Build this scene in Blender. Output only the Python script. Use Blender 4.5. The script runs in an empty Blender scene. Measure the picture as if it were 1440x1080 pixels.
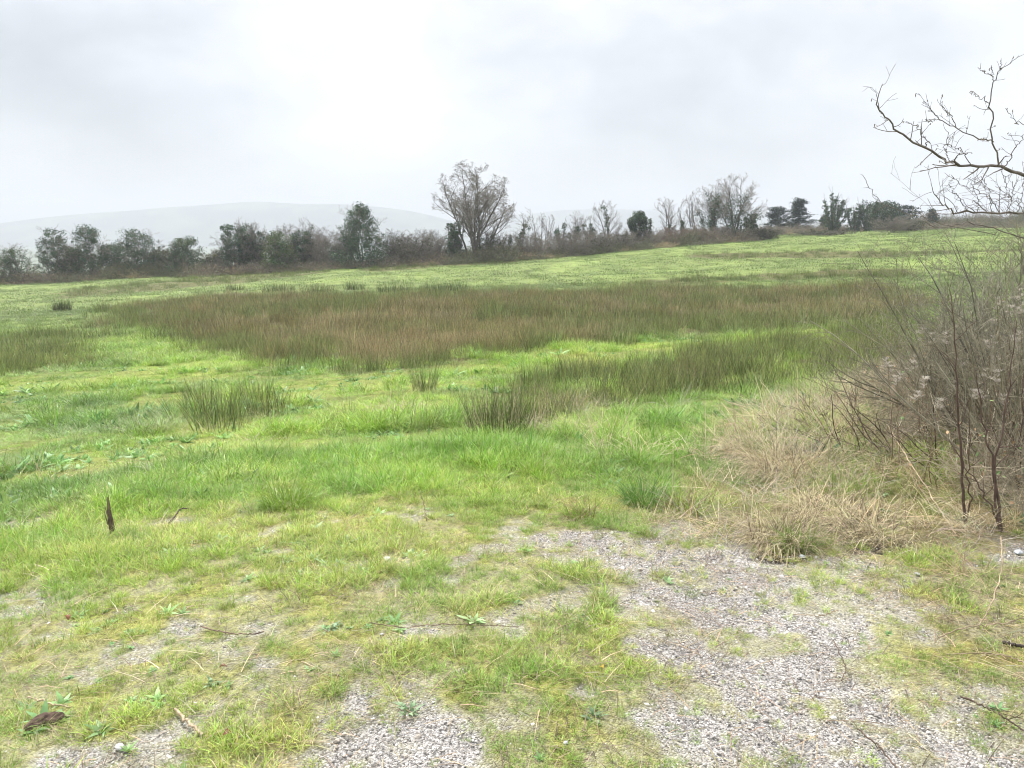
import bpy, math, numpy as np
from mathutils import Vector
C = bpy.context.scene.collection
SC = bpy.context.scene
PI = math.pi
R = np.random.default_rng

# ------------------------------------------------------------------ camera model (photo is 1440 x 1080)
FOC = 1088.0
TH = math.atan2(210.0, FOC)           # pitch down: the true horizon lies on row 330
CAMZ = 1.6
CT, ST = math.cos(TH), math.sin(TH)

# ------------------------------------------------------------------ noise
def _hash(ix, iy, s):
    n = (ix.astype(np.int64) * 374761393 + iy.astype(np.int64) * 668265263 + s * 974634777) & 0xffffffff
    n = ((n ^ (n >> 13)) * 1274126177) & 0xffffffff
    n = ((n ^ (n >> 16)) * 2246822519) & 0xffffffff
    return ((n ^ (n >> 15)) & 0xffff) / 65535.0
def vnoise(x, y, s=0):
    ix, iy = np.floor(x), np.floor(y); fx, fy = x - ix, y - iy
    fx = fx * fx * (3 - 2 * fx); fy = fy * fy * (3 - 2 * fy)
    a, b = _hash(ix, iy, s), _hash(ix + 1, iy, s); c, d = _hash(ix, iy + 1, s), _hash(ix + 1, iy + 1, s)
    return (a * (1 - fx) + b * fx) * (1 - fy) + (c * (1 - fx) + d * fx) * fy
def fbm(x, y, f, o=3, s=0):
    x = np.asarray(x, float); y = np.asarray(y, float); t = 0; a = 1; w = 0
    for k in range(o):
        t = t + a * vnoise(x * f + 17.3 * k, y * f - 9.1 * k, s + k); w += a; a *= .5; f *= 2.03
    return t / w
def sstep(a, b, x):
    t = np.clip((x - a) / (b - a), 0, 1); return t * t * (3 - 2 * t)

# ------------------------------------------------------------------ terrain: heights by bearing and distance
_rr = np.array([0., 4, 8, 12, 20, 40, 60, 85, 110, 150, 300, 1000, 4000])
_az = np.radians([-180., -95, -45, -33.5, -18.3, 0, 18.3, 33.5, 45, 95, 180])
_zt = {  # r:      0   4     8     12    20    40    60    85    110   150  300  1000 4000
 'c':  [0, -.02, -.45, -.95, -1.55, -2.35, -2.4, -2.1, -1.65, -2.2, -9, -35, -45],
 'l2': [0, -.02, -.50, -1.05, -1.75, -2.9, -3.5, -4.2, -4.7, -5.9, -14, -40, -45],
 'l1': [0, -.02, -.50, -1.03, -1.70, -2.65, -3.1, -3.3, -3.35, -4.2, -11, -38, -45],
 'r1': [0, -.0, -.35, -.80, -1.30, -1.95, -1.75, -.85, .42, 1.5, -2.5, -25, -45],
 'r2': [0, .05, -.15, -.50, -1.0, -1.55, -1.1, .2, 1.45, 2.5, 3.6, -6, -45]}
_tab = np.array([_zt[k] for k in ('c', 'c', 'l2', 'l2', 'l1', 'c', 'r1', 'r2', 'r2', 'c', 'c')], float)
def _herm(xk, yk, x):
    m = np.gradient(yk, xk, axis=0)
    i = np.clip(np.searchsorted(xk, x, side='right') - 1, 0, len(xk) - 2)
    h = (xk[i + 1] - xk[i]); t = np.clip((x - xk[i]) / h, 0, 1)
    sh = (-1,) + (1,) * (yk.ndim - 1); h = h.reshape(sh); t = t.reshape(sh)
    return ((2*t**3 - 3*t**2 + 1) * yk[i] + (t**3 - 2*t**2 + t) * h * m[i] + (-2*t**3 + 3*t**2) * yk[i+1] + (t**3 - t**2) * h * m[i+1])
_lr = np.log1p(_rr); _NL = 500; _lg = np.linspace(0, _lr[-1], _NL)
_t1 = _herm(_lr, _tab.T.copy(), _lg)
_ag = np.radians(np.arange(-180, 181.)); _t2 = _herm(_az, _t1.T.copy(), _ag)
def terrain(x, y):
    x = np.asarray(x, float); y = np.asarray(y, float)
    r = np.hypot(x, y); a = np.degrees(np.arctan2(x, y)) + 180
    li = np.clip(np.log1p(r) / _lr[-1] * (_NL - 1), 0, _NL - 1.001); l0 = li.astype(int); lf = li - l0
    ai = np.clip(a, 0, 359.999); a0 = ai.astype(int); af = ai - a0
    z = ((_t2[a0, l0] * (1 - lf) + _t2[a0, l0 + 1] * lf) * (1 - af) + (_t2[a0 + 1, l0] * (1 - lf) + _t2[a0 + 1, l0 + 1] * lf) * af)
    far = 1 - sstep(150, 600, r)
    z = z + (fbm(x, y, 1.1, 3, 5) - .5) * (.03 + .12 * sstep(4.5, 10, r)) * far
    z = z + (fbm(x, y, .12, 2, 9) - .5) * .55 * sstep(14, 40, r) * far
    z = z + .30 * np.exp(-(((x - 4.3) / 1.7) ** 2 + ((y - 6.8) / 2.6) ** 2))      # the bank under the thicket
    return z
def T(x, y): return float(terrain(np.array([x]), np.array([y]))[0])
def ray(px, py):
    u = (px - 720) / FOC; v = (540 - py) / FOC
    return np.array([u, CT + v * ST, -ST + v * CT])
def at(px, py):                       # where the sight line through a photo pixel meets the ground
    d = ray(px, py); t = np.exp(np.linspace(math.log(1.2), math.log(900), 3000))
    g = CAMZ + d[2] * t - terrain(d[0] * t, d[1] * t)
    k = int(np.argmax(g < 0)) if (g < 0).any() else len(t) - 1
    return np.array([d[0] * t[k], d[1] * t[k], T(d[0] * t[k], d[1] * t[k])])
def un(px, py, y):                    # the point of that sight line y metres ahead
    d = ray(px, py); return np.array([0, 0, CAMZ]) + d * (y / d[1])
def proj(p):
    x, y, z = p[0], p[1], p[2] - CAMZ; dep = y * CT - z * ST
    return 720 + FOC * x / dep, 540 - FOC * (y * ST + z * CT) / dep
def poly(pts): return np.array([at(*p)[:2] for p in pts])
def sdf(P, pl):                       # negative inside
    d = np.full(len(P), 1e9); s = np.zeros(len(P), bool)
    for i in range(len(pl)):
        a, b = pl[i], pl[(i + 1) % len(pl)]; e = b - a; w = P - a
        t = np.clip((w @ e) / max(e @ e, 1e-9), 0, 1); q = w - t[:, None] * e
        d = np.minimum(d, np.hypot(q[:, 0], q[:, 1]))
        c = ((a[1] > P[:, 1]) != (b[1] > P[:, 1])) & (P[:, 0] < (b[0] - a[0]) * (P[:, 1] - a[1]) / (b[1] - a[1] + 1e-12) + a[0])
        s ^= c
    return np.where(s, -d, d)

# ------------------------------------------------------------------ mesh helpers
def mesh(name, V, F, mat, parent=None, col=None, smooth=False, loc=None, attrs=None):
    V = np.asarray(V, np.float32); F = np.asarray(F, np.int32)
    me = bpy.data.meshes.new(name); k = F.shape[1]
    me.vertices.add(len(V)); me.vertices.foreach_set('co', V.ravel())
    me.loops.add(F.size); me.loops.foreach_set('vertex_index', F.ravel())
    me.polygons.add(len(F)); me.polygons.foreach_set('loop_start', np.arange(0, F.size, k, dtype=np.int32))
    me.polygons.foreach_set('use_smooth', np.full(len(F), smooth))
    if col is not None: addcol(me, 'vcol', col)
    for n, (ty, v) in (attrs or {}).items():
        a = me.attributes.new(n, ty, 'POINT')
        a.data.foreach_set({'INT': 'value', 'FLOAT': 'value', 'FLOAT_VECTOR': 'vector', 'FLOAT_COLOR': 'color'}[ty], np.ascontiguousarray(v).ravel())
    me.update(calc_edges=True)
    if mat: me.materials.append(mat)
    o = bpy.data.objects.new(name, me); C.objects.link(o)
    if parent: o.parent = parent
    if loc is not None: o.location = loc
    return o
def addcol(me, n, c):
    c = np.asarray(c, np.float32)
    if c.ndim == 1: c = np.tile(c, (len(me.vertices), 1))
    if c.shape[1] == 3: c = np.hstack([c, np.ones((len(c), 1), np.float32)])
    a = me.attributes.new(n, 'FLOAT_COLOR', 'POINT'); a.data.foreach_set('color', np.ascontiguousarray(c, np.float32).ravel())
def tag(o, label=None, cat=None, group=None, kind=None):
    for k, v in (('label', label), ('category', cat), ('group', group), ('kind', kind)):
        if v: o[k] = v
    return o
def thing(name, loc, label, cat, group=None, rz=0):
    o = bpy.data.objects.new(name, None); C.objects.link(o); o.location = loc; o.rotation_euler = (0, 0, rz)
    o.empty_display_size = .2
    return tag(o, label, cat, group)
def join(parts):                      # [(V, F, col)]
    V, F, K, n = [], [], [], 0
    for v, f, c in parts:
        v = np.asarray(v, float); c = np.asarray(c, float)
        V.append(v); F.append(np.asarray(f) + n); K.append(np.tile(c, (len(v), 1)) if c.ndim == 1 else c); n += len(v)
    return np.vstack(V), np.vstack(F), np.vstack(K)
def nrm(v): return v / np.maximum(np.linalg.norm(v, axis=-1, keepdims=True), 1e-9)

def tubes(pts, rad, sides=3, cap=False):
    """pts (N,n,3), rad (N,n) -> verts, quads"""
    N, n, _ = pts.shape
    t = np.empty_like(pts); t[:, 1:-1] = pts[:, 2:] - pts[:, :-2]; t[:, 0] = pts[:, 1] - pts[:, 0]; t[:, -1] = pts[:, -1] - pts[:, -2]
    t = nrm(t); ref = np.where(np.abs(t[:, :1, 2:3]) > .8, np.array([1., .1, 0]), np.array([.1, 0, 1.]))
    a = nrm(np.cross(t, np.broadcast_to(ref, t.shape))); b = np.cross(t, a)
    ph = np.arange(sides) / sides * 2 * PI
    V = pts[:, :, None] + rad[:, :, None, None] * (a[:, :, None] * np.cos(ph)[:, None] + b[:, :, None] * np.sin(ph)[:, None])
    base = (np.arange(N)[:, None, None] * n + np.arange(n - 1)[None, :, None]) * sides
    j = np.arange(sides); j2 = (j + 1) % sides
    F = np.stack([base + j, base + j2, base + sides + j2, base + sides + j], -1).reshape(-1, 4)
    return V.reshape(-1, 3), F
def grow(rng, P, D, L, R0, nseg, wander, up, taper=.35):
    N = len(P); pts = np.empty((N, nseg + 1, 3)); pts[:, 0] = P; D = nrm(D.copy()); st = (L / nseg)[:, None]
    for k in range(nseg):
        D = nrm(D + rng.normal(0, wander, (N, 3)) + np.array([0, 0, up])); pts[:, k + 1] = pts[:, k] + D * st
    rad = R0[:, None] * np.linspace(1, taper, nseg + 1)[None]
    return pts, rad
def sprout(rng, pts, rad, L, k, t0, ang, ratio, rr, fall=.55, t1=1.):
    N, n, _ = pts.shape; t = t0 + (t1 - t0) * (np.arange(k)[None] + rng.random((N, k))) / k
    f = np.clip(t * (n - 1), 0, n - 1.001); i = f.astype(int); f = f - i; I = np.arange(N)[:, None]
    p0, p1 = pts[I, i], pts[I, i + 1]; P = p0 + (p1 - p0) * f[..., None]; Tn = nrm(p1 - p0)
    r = rad[I, i] * (1 - f) + rad[I, i + 1] * f
    q = nrm(np.cross(Tn, rng.normal(0, 1, Tn.shape))); an = np.radians(rng.normal(ang, ang * .22, (N, k)))[..., None]
    D = Tn * np.cos(an) + q * np.sin(an)
    LL = L[:, None] * ratio * (1.1 - fall * t) * rng.uniform(.6, 1.25, (N, k))
    return P.reshape(-1, 3), D.reshape(-1, 3), LL.ravel(), np.maximum(r * rr, .0005).ravel()
def leaves(rng, P, size, flat=0.):
    N = len(P); n = nrm(rng.normal(0, 1, (N, 3)) + np.array([0, 0, flat])); a = nrm(np.cross(n, rng.normal(0, 1, (N, 3)))); b = np.cross(n, a)
    s = (size * rng.uniform(.6, 1.3, N))[:, None]
    V = np.stack([P - a * s * .5, P + b * s * .36 + n * s * .08, P + a * s * .55, P - b * s * .36 + n * s * .08], 1).reshape(-1, 3)
    return V, np.arange(4 * N).reshape(-1, 4)
def rep(c, k): return np.repeat(c, k, axis=0)
def blades(rng, n, radius, length, width, lean, bend, nseg=3, lv=.35, center=.5, wtip=.12, az=None):
    """grass blades rooted in a disc -> verts, quads, blade index, t"""
    ph = rng.random(n) * 2 * PI; r = radius * rng.random(n) ** center; az_ = (ph + rng.normal(0, .9, n)) if az is None else az + rng.normal(0, .5, n)
    L = length * np.clip(rng.normal(1, lv, n), .3, 1.9); th = np.abs(rng.normal(lean, lean * .5 + .05 if lean < .7 else .32 if lean < 1.3 else .1, n)); bd = np.abs(rng.normal(bend, bend * .5, n))
    P = np.stack([r * np.cos(ph), r * np.sin(ph), np.full(n, -.01)], 1); h = np.stack([np.cos(az_), np.sin(az_), 0 * az_], 1)
    sd = az_ + PI / 2 + rng.normal(0, .5, n); s = np.stack([np.cos(sd), np.sin(sd), 0 * sd], 1)
    V = np.empty((n, nseg + 1, 2, 3)); w = width * rng.uniform(.7, 1.3, n)
    for k in range(nseg + 1):
        t = k / nseg; ww = (w * (1 - (1 - wtip) * t ** 1.5) * .5)[:, None]
        V[:, k, 0] = P - s * ww; V[:, k, 1] = P + s * ww
        a = th + bd * (t + .5 / nseg)
        P = P + (h * np.sin(a)[:, None] + np.array([0, 0, 1]) * np.cos(a)[:, None]) * (L / nseg)[:, None]
        P[:, 2] = np.maximum(P[:, 2], .004)
    base = (np.arange(n)[:, None] * (nseg + 1) + np.arange(nseg)[None]) * 2
    F = np.stack([base, base + 1, base + 3, base + 2], -1).reshape(-1, 4)
    return V.reshape(-1, 3), F, np.repeat(np.arange(n), (nseg + 1) * 2), np.tile(np.repeat(np.linspace(0, 1, nseg + 1), 2), n)
def blob(rng, rx, ry, rz, sub=2, rough=.18, f=2.):
    import bmesh
    bm = bmesh.new(); bmesh.ops.create_icosphere(bm, subdivisions=sub, radius=1)
    V = np.array([v.co[:] for v in bm.verts]); F = np.array([[v.index for v in fa.verts] for fa in bm.faces]); bm.free()
    s = int(rng.integers(1e6)); k = 1 + rough * 2 * (fbm(V[:, 0] * f + V[:, 2] * 1.7, V[:, 1] * f - V[:, 2] * 1.3, 1, 3, s) - .5)
    return V * k[:, None] * np.array([rx, ry, rz]), F

# ------------------------------------------------------------------ materials
def newmat(name):
    m = bpy.data.materials.new(name); m.use_nodes = True; nt = m.node_tree; nt.nodes.clear()
    out = nt.nodes.new('ShaderNodeOutputMaterial'); return m, nt, out
def N(nt, ty, **kw):
    n = nt.nodes.new(ty)
    for k, v in kw.items(): setattr(n, k, v)
    return n
def attr(nt, name, inst=False):
    n = N(nt, 'ShaderNodeAttribute', attribute_name=name)
    if inst: n.attribute_type = 'INSTANCER'
    return n.outputs['Color']
def mul(nt, a, b):
    n = N(nt, 'ShaderNodeMix', data_type='RGBA', blend_type='MULTIPLY'); n.inputs[0].default_value = 1
    nt.links.new(a, n.inputs[6]); nt.links.new(b, n.inputs[7]); return n.outputs[2]
def leafmat(name, inst=False, trans=.35, rough=.55, spec=.25, var=.25, scale=9.):
    m, nt, out = newmat(name); c = attr(nt, 'vcol')
    if inst: c = mul(nt, c, attr(nt, 'tint', True))
    tc = N(nt, 'ShaderNodeTexCoord'); no = N(nt, 'ShaderNodeTexNoise'); no.inputs['Scale'].default_value = scale
    nt.links.new(tc.outputs['Object'], no.inputs['Vector'])
    mr = N(nt, 'ShaderNodeMapRange'); mr.inputs['To Min'].default_value = 1 - var; mr.inputs['To Max'].default_value = 1 + var
    mr.inputs['From Min'].default_value = .3; mr.inputs['From Max'].default_value = .7
    nt.links.new(no.outputs['Fac'], mr.inputs['Value'])
    vm = N(nt, 'ShaderNodeVectorMath', operation='SCALE'); nt.links.new(c, vm.inputs[0]); nt.links.new(mr.outputs[0], vm.inputs['Scale']); c = vm.outputs[0]
    b = N(nt, 'ShaderNodeBsdfPrincipled'); b.inputs['Roughness'].default_value = rough; b.inputs['Specular IOR Level'].default_value = spec
    nt.links.new(c, b.inputs['Base Color'])
    if trans > 0:
        t = N(nt, 'ShaderNodeBsdfTranslucent'); nt.links.new(c, t.inputs['Color'])
        mx = N(nt, 'ShaderNodeMixShader'); mx.inputs[0].default_value = trans
        nt.links.new(b.outputs[0], mx.inputs[1]); nt.links.new(t.outputs[0], mx.inputs[2]); nt.links.new(mx.outputs[0], out.inputs['Surface'])
    else: nt.links.new(b.outputs[0], out.inputs['Surface'])
    return m
M_GRASS = leafmat('grass_blade', True, .28, .5, .3, .2, 30)
M_RUSH = leafmat('rush_stem', True, .2, .5, .3, .15, 30)
M_STRAW = leafmat('dry_straw', True, .25, .6, .25, .2, 30)
M_BRAMB = leafmat('bramble_twigs', True, .05, .7, .2, .25, 6)
M_LEAF = leafmat('ivy_leaf', False, .18, .45, .35, .3, 1.2)
M_BLADE = leafmat('tussock_blade', False, .32, .5, .3, .2, 20)
M_WOOD = leafmat('bark', False, 0, .85, .2, .35, 14)
M_EARTH = leafmat('earth', False, 0, .95, .1, .4, 60)

def bumped(mat, scale, strength, dist):
    nt = mat.node_tree; b = [n for n in nt.nodes if n.type == 'BSDF_PRINCIPLED'][0]
    tc = N(nt, 'ShaderNodeTexCoord'); no = N(nt, 'ShaderNodeTexNoise'); no.inputs['Scale'].default_value = scale; no.inputs['Detail'].default_value = 5
    nt.links.new(tc.outputs['Object'], no.inputs['Vector']); bp = N(nt, 'ShaderNodeBump'); bp.inputs['Strength'].default_value = strength; bp.inputs['Distance'].default_value = dist
    nt.links.new(no.outputs['Fac'], bp.inputs['Height']); nt.links.new(bp.outputs[0], b.inputs['Normal'])
bumped(M_WOOD, 60, .6, .01); bumped(M_EARTH, 90, .8, .01)

# ------------------------------------------------------------------ scatter: one stuff object whose own mesh holds the tufts and the spots they stand on
def scatter(name, temps, P, var, rot, scl, tint, mat, label, cat):
    V, F, K, tid, n = [], [], [], [], 0
    for i, (v, f, c) in enumerate(temps):
        V.append(v); F.append(np.asarray(f) + n); K.append(c); tid.append(np.full(len(v), i)); n += len(v)
    nt_ = n; NP = len(P); nT = len(temps)
    V.append(P); K.append(np.ones((NP, 3))); tid.append(nT + var)
    o = mesh(name, np.vstack(V), np.vstack(F), mat, None, np.vstack(K), attrs={
        'tid': ('INT', np.concatenate(tid).astype(np.int32)),
        'rot': ('FLOAT_VECTOR', np.vstack([np.zeros((nt_, 3)), rot]).astype(np.float32)),
        'scl': ('FLOAT_VECTOR', np.vstack([np.ones((nt_, 3)), scl]).astype(np.float32)),
        'tint': ('FLOAT_COLOR', np.hstack([np.vstack([np.ones((nt_, 3)), tint]), np.ones((nt_ + NP, 1))]).astype(np.float32))})
    g = bpy.data.node_groups.new(name + '_tufts', 'GeometryNodeTree')
    g.interface.new_socket('Geometry', in_out='INPUT', socket_type='NodeSocketGeometry'); g.interface.new_socket('Geometry', in_out='OUTPUT', socket_type='NodeSocketGeometry')
    gi = g.nodes.new('NodeGroupInput'); go = g.nodes.new('NodeGroupOutput'); jn = g.nodes.new('GeometryNodeJoinGeometry')
    def na(n, t): x = g.nodes.new('GeometryNodeInputNamedAttribute'); x.data_type = t; x.inputs['Name'].default_value = n; return x.outputs['Attribute']
    ti, ro, sc = na('tid', 'INT'), na('rot', 'FLOAT_VECTOR'), na('scl', 'FLOAT_VECTOR')
    def sep(k):
        c = g.nodes.new('FunctionNodeCompare'); c.data_type = 'INT'; c.operation = 'EQUAL'
        ii = [s for s in c.inputs if s.type == 'INT']; g.links.new(ti, ii[0]); ii[1].default_value = k
        s = g.nodes.new('GeometryNodeSeparateGeometry'); s.domain = 'POINT'
        g.links.new(gi.outputs[0], s.inputs['Geometry']); g.links.new(c.outputs[0], s.inputs['Selection']); return s.outputs['Selection']
    for i in range(nT):
        ip = g.nodes.new('GeometryNodeInstanceOnPoints')
        g.links.new(sep(nT + i), ip.inputs['Points']); g.links.new(sep(i), ip.inputs['Instance'])
        g.links.new(ro, ip.inputs['Rotation']); g.links.new(sc, ip.inputs['Scale']); g.links.new(ip.outputs[0], jn.inputs[0])
    g.links.new(jn.outputs[0], go.inputs[0])
    md = o.modifiers.new('tufts', 'NODES'); md.node_group = g
    return tag(o, label, cat, None, 'stuff')
def spots(rng, dens, r0, r1, half=47.):
    a = math.radians(half); n = int(dens * a * (r1 * r1 - r0 * r0))
    r = np.sqrt(rng.uniform(r0 * r0, r1 * r1, n)); b = rng.uniform(-a, a, n)
    return np.stack([r * np.sin(b), r * np.cos(b)], 1)
EXPOSURE = 2.25; HAZE = .00053; HAZE_C = (.61, .635, .72, 1); SKY_OFF = (.7, 2.3, 0); CIE_K = 3.2; SKY_L = 1.7
SKY_LOBES = [(480, 110, 90, .25), (1340, 240, 80, .35), (800, 190, 60, -.3), (60, 150, 60, -.25), (1150, 120, 60, -.2)]
# ------------------------------------------------------------------ camera, light, sky, air
cam = bpy.data.cameras.new('camera'); co = bpy.data.objects.new('camera', cam); C.objects.link(co)
co.location = (0, 0, CAMZ); co.rotation_euler = (PI / 2 - TH, 0, 0); cam.sensor_width = 36; cam.lens = FOC / 1440 * 36
cam.clip_start = .05; cam.clip_end = 12000; SC.camera = co
SUN_EL, SUN_AZ = math.radians(50), math.radians(-28)          # soft sun behind thin cloud, ahead and to the left
sd = Vector((math.sin(SUN_AZ) * math.cos(SUN_EL), math.cos(SUN_AZ) * math.cos(SUN_EL), math.sin(SUN_EL)))
sl = bpy.data.lights.new('sun', 'SUN'); sl.energy = 1.5; sl.angle = math.radians(10); sl.color = (1, .96, .9)
so = bpy.data.objects.new('sun', sl); C.objects.link(so); so.rotation_euler = sd.to_track_quat('Z', 'Y').to_euler(); so.location = (-20, 30, 60)
SC.view_settings.view_transform = 'Standard'; SC.view_settings.look = 'None'; SC.view_settings.gamma = 1; SC.view_settings.exposure = EXPOSURE
SC.cycles.volume_bounces = 1; SC.cycles.max_bounces = 8; SC.cycles.transparent_max_bounces = 8
SC.cycles.diffuse_bounces = 3; SC.cycles.use_denoising = True; SC.cycles.filter_width = 1.05

w = bpy.data.worlds.new('World'); SC.world = w; w.use_nodes = True; nt = w.node_tree; nt.nodes.clear(); L = nt.links.new
out = N(nt, 'ShaderNodeOutputWorld'); bg = N(nt, 'ShaderNodeBackground'); bg.inputs['Strength'].default_value = .1; L(bg.outputs[0], out.inputs['Surface'])
sky = N(nt, 'ShaderNodeTexSky', sky_type='NISHITA', sun_disc=False, sun_elevation=SUN_EL, sun_rotation=SUN_AZ)
tc = N(nt, 'ShaderNodeTexCoord'); sx = N(nt, 'ShaderNodeSeparateXYZ'); L(tc.outputs['Generated'], sx.inputs[0])
def M(op, a, b=None, c=None, cl=False):
    n = N(nt, 'ShaderNodeMath', operation=op, use_clamp=cl)
    for i, v in enumerate((a, b, c)):
        if v is None: continue
        if isinstance(v, (int, float)): n.inputs[i].default_value = v
        else: L(v, n.inputs[i])
    return n.outputs[0]
zc = M('MAXIMUM', sx.outputs[2], 0.0); den = M('ADD', zc, .42)
cx = N(nt, 'ShaderNodeCombineXYZ'); L(M('DIVIDE', sx.outputs[0], den), cx.inputs[0]); L(M('DIVIDE', sx.outputs[1], den), cx.inputs[1])
def cloud(scale, detail, off, rough=.5):
    mp = N(nt, 'ShaderNodeMapping'); mp.inputs['Location'].default_value = off; L(cx.outputs[0], mp.inputs[0])
    n = N(nt, 'ShaderNodeTexNoise'); n.inputs['Scale'].default_value = scale; n.inputs['Detail'].default_value = detail; n.inputs['Roughness'].default_value = rough
    n.inputs['Distortion'].default_value = .3
    L(mp.outputs[0], n.inputs['Vector']); return n.outputs['Fac']
c1 = cloud(1.4, 4, SKY_OFF); c2 = cloud(4.2, 6, (3.1, 7.7, 2.), .55)
cl = M('ADD', M('MULTIPLY', M('SUBTRACT', c1, .5), 2.1), M('MULTIPLY', M('SUBTRACT', c2, .5), 1.1))     # -.5 .. .5
def lobe(px, py, k):                                     # a thinner, brighter break or a thicker bank in the cloud, by direction
    d = nrm(ray(px, py)); dp = N(nt, 'ShaderNodeVectorMath', operation='DOT_PRODUCT'); L(tc.outputs['Generated'], dp.inputs[0]); dp.inputs[1].default_value = d
    return M('POWER', M('MAXIMUM', dp.outputs['Value'], 0), k)
for (px, py, k, amt) in SKY_LOBES: cl = M('ADD', cl, M('MULTIPLY', lobe(px, py, k), amt))
fade = M('MULTIPLY_ADD', M('SUBTRACT', 1, M('POWER', M('SUBTRACT', 1, zc), 9)), .65, .35)          # cloud contrast dies out in the haze at the horizon
cl = M('MULTIPLY', cl, fade)
cie = M('MULTIPLY_ADD', M('POWER', zc, 2.0), CIE_K, 1.0)             # an overcast sky is about three times brighter overhead
lum = M('MULTIPLY', M('MULTIPLY', cie, M('MULTIPLY_ADD', cl, .75, 1.0)), SKY_L)
rc = N(nt, 'ShaderNodeValToRGB'); L(M('ADD', cl, .5), rc.inputs[0])
rc.color_ramp.elements[0].position = .2; rc.color_ramp.elements[0].color = (.94, .955, 1., 1); rc.color_ramp.elements[1].position = .8; rc.color_ramp.elements[1].color = (.975, .98, 1., 1)
vs = N(nt, 'ShaderNodeVectorMath', operation='SCALE'); L(rc.outputs[0], vs.inputs[0]); L(lum, vs.inputs['Scale'])
mx = N(nt, 'ShaderNodeMix', data_type='RGBA'); mx.inputs[0].default_value = .95; L(sky.outputs[0], mx.inputs[6]); L(vs.outputs[0], mx.inputs[7]); L(mx.outputs[2], bg.inputs['Color'])

def build_haze():
    m, nt, out = newmat('haze_air'); v = N(nt, 'ShaderNodeVolumePrincipled'); v.inputs['Density'].default_value = HAZE
    v.inputs['Color'].default_value = HAZE_C; v.inputs['Anisotropy'].default_value = 0.
    nt.links.new(v.outputs[0], out.inputs['Volume'])
    x, y0, y1, z0, z1 = 4800., -4800., 4800., -62., 200.
    V = [(a, b, c) for a in (-x, x) for b in (y0, y1) for c in (z0, z1)]
    F = [(0, 1, 3, 2), (4, 6, 7, 5), (0, 4, 5, 1), (2, 3, 7, 6), (0, 2, 6, 4), (1, 5, 7, 3)]
    tag(mesh('haze', V, F, m), 'pale damp haze hanging over the fields and far hill', 'haze', None, 'stuff')
if HAZE > 0: build_haze()

# ------------------------------------------------------------------ plan of the ground: where gravel, rushes, straw and lush grass lie
GRAVEL = [poly(p) for p in (
    [(715, 738), (880, 738), (1010, 752), (1120, 768), (1240, 792), (1330, 850), (1345, 905), (1330, 960), (1400, 1000), (1470, 1010), (1560, 1200), (800, 1250), (850, 1040), (900, 960), (890, 900), (830, 860), (800, 800)],
    [(-60, 835), (40, 828), (62, 838), (40, 855), (-60, 880)],
    [(240, 880), (300, 872), (365, 885), (355, 900), (330, 925), (262, 920)],
    [(420, 985), (520, 975), (640, 990), (720, 1020), (800, 1090), (760, 1250), (380, 1250), (400, 1080)],
    [(560, 835), (640, 850), (690, 885), (640, 905), (580, 895)],
    [(528, 780), (565, 778), (562, 792), (530, 795)],
    [(-40, 1045), (60, 1035), (240, 1010), (300, 1040), (180, 1085), (150, 1200), (-100, 1200)],
    [(250, 733), (312, 733), (308, 740), (255, 741)], [(20, 730), (66, 726), (60, 737), (25, 740)],
    [(1390, 770), (1500, 770), (1500, 800), (1380, 800)])]
RUSH1 = poly([(143, 458), (150, 440), (200, 424), (330, 411), (480, 418), (650, 413), (900, 409), (1250, 402), (1330, 408), (1300, 440), (1180, 462), (1000, 474), (905, 482), (760, 495), (620, 514), (520, 529), (450, 529), (330, 510), (230, 483)])
RUSH2 = poly([(640, 612), (648, 575), (740, 535), (880, 505), (1000, 487), (1150, 472), (1300, 450), (1290, 505), (1200, 532), (1080, 552), (960, 564), (860, 578), (760, 602), (700, 615)])
RUSH3 = [poly(p) for p in ([(-60, 475), (60, 466), (135, 474), (150, 500), (120, 525), (30, 528), (-60, 520)], [(215, 585), (300, 568), (420, 562), (415, 600), (330, 612), (230, 615)],
    [(70, 412), (200, 398), (330, 385), (470, 376), (455, 384), (330, 400), (200, 412), (90, 420)], [(500, 378), (640, 368), (790, 358), (800, 362), (650, 374), (510, 384)],
    [(965, 358), (1110, 354), (1300, 352), (1440, 350), (1440, 356), (1110, 362), (975, 364)], [(860, 400), (1000, 388), (1180, 380), (1300, 378), (1300, 388), (1160, 392), (980, 402)],
    [(500, 585), (640, 570), (640, 620), (540, 625)])]
STRAW = poly([(905, 735), (985, 650), (1060, 590), (1130, 545), (1250, 505), (1330, 440), (1700, 440), (1700, 790), (1330, 800), (1240, 778), (1100, 768), (1000, 755)])
MATTED = poly([(1120, 772), (1240, 778), (1330, 782), (1440, 800), (1700, 850), (1700, 1080), (1420, 1000), (1330, 960), (1290, 900)])
DEEP = [poly(p) for p in ([(-80, 560), (200, 560), (330, 640), (380, 700), (200, 720), (-80, 715)], [(900, 600), (1100, 560), (1060, 640), (960, 700), (880, 690)])]

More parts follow.
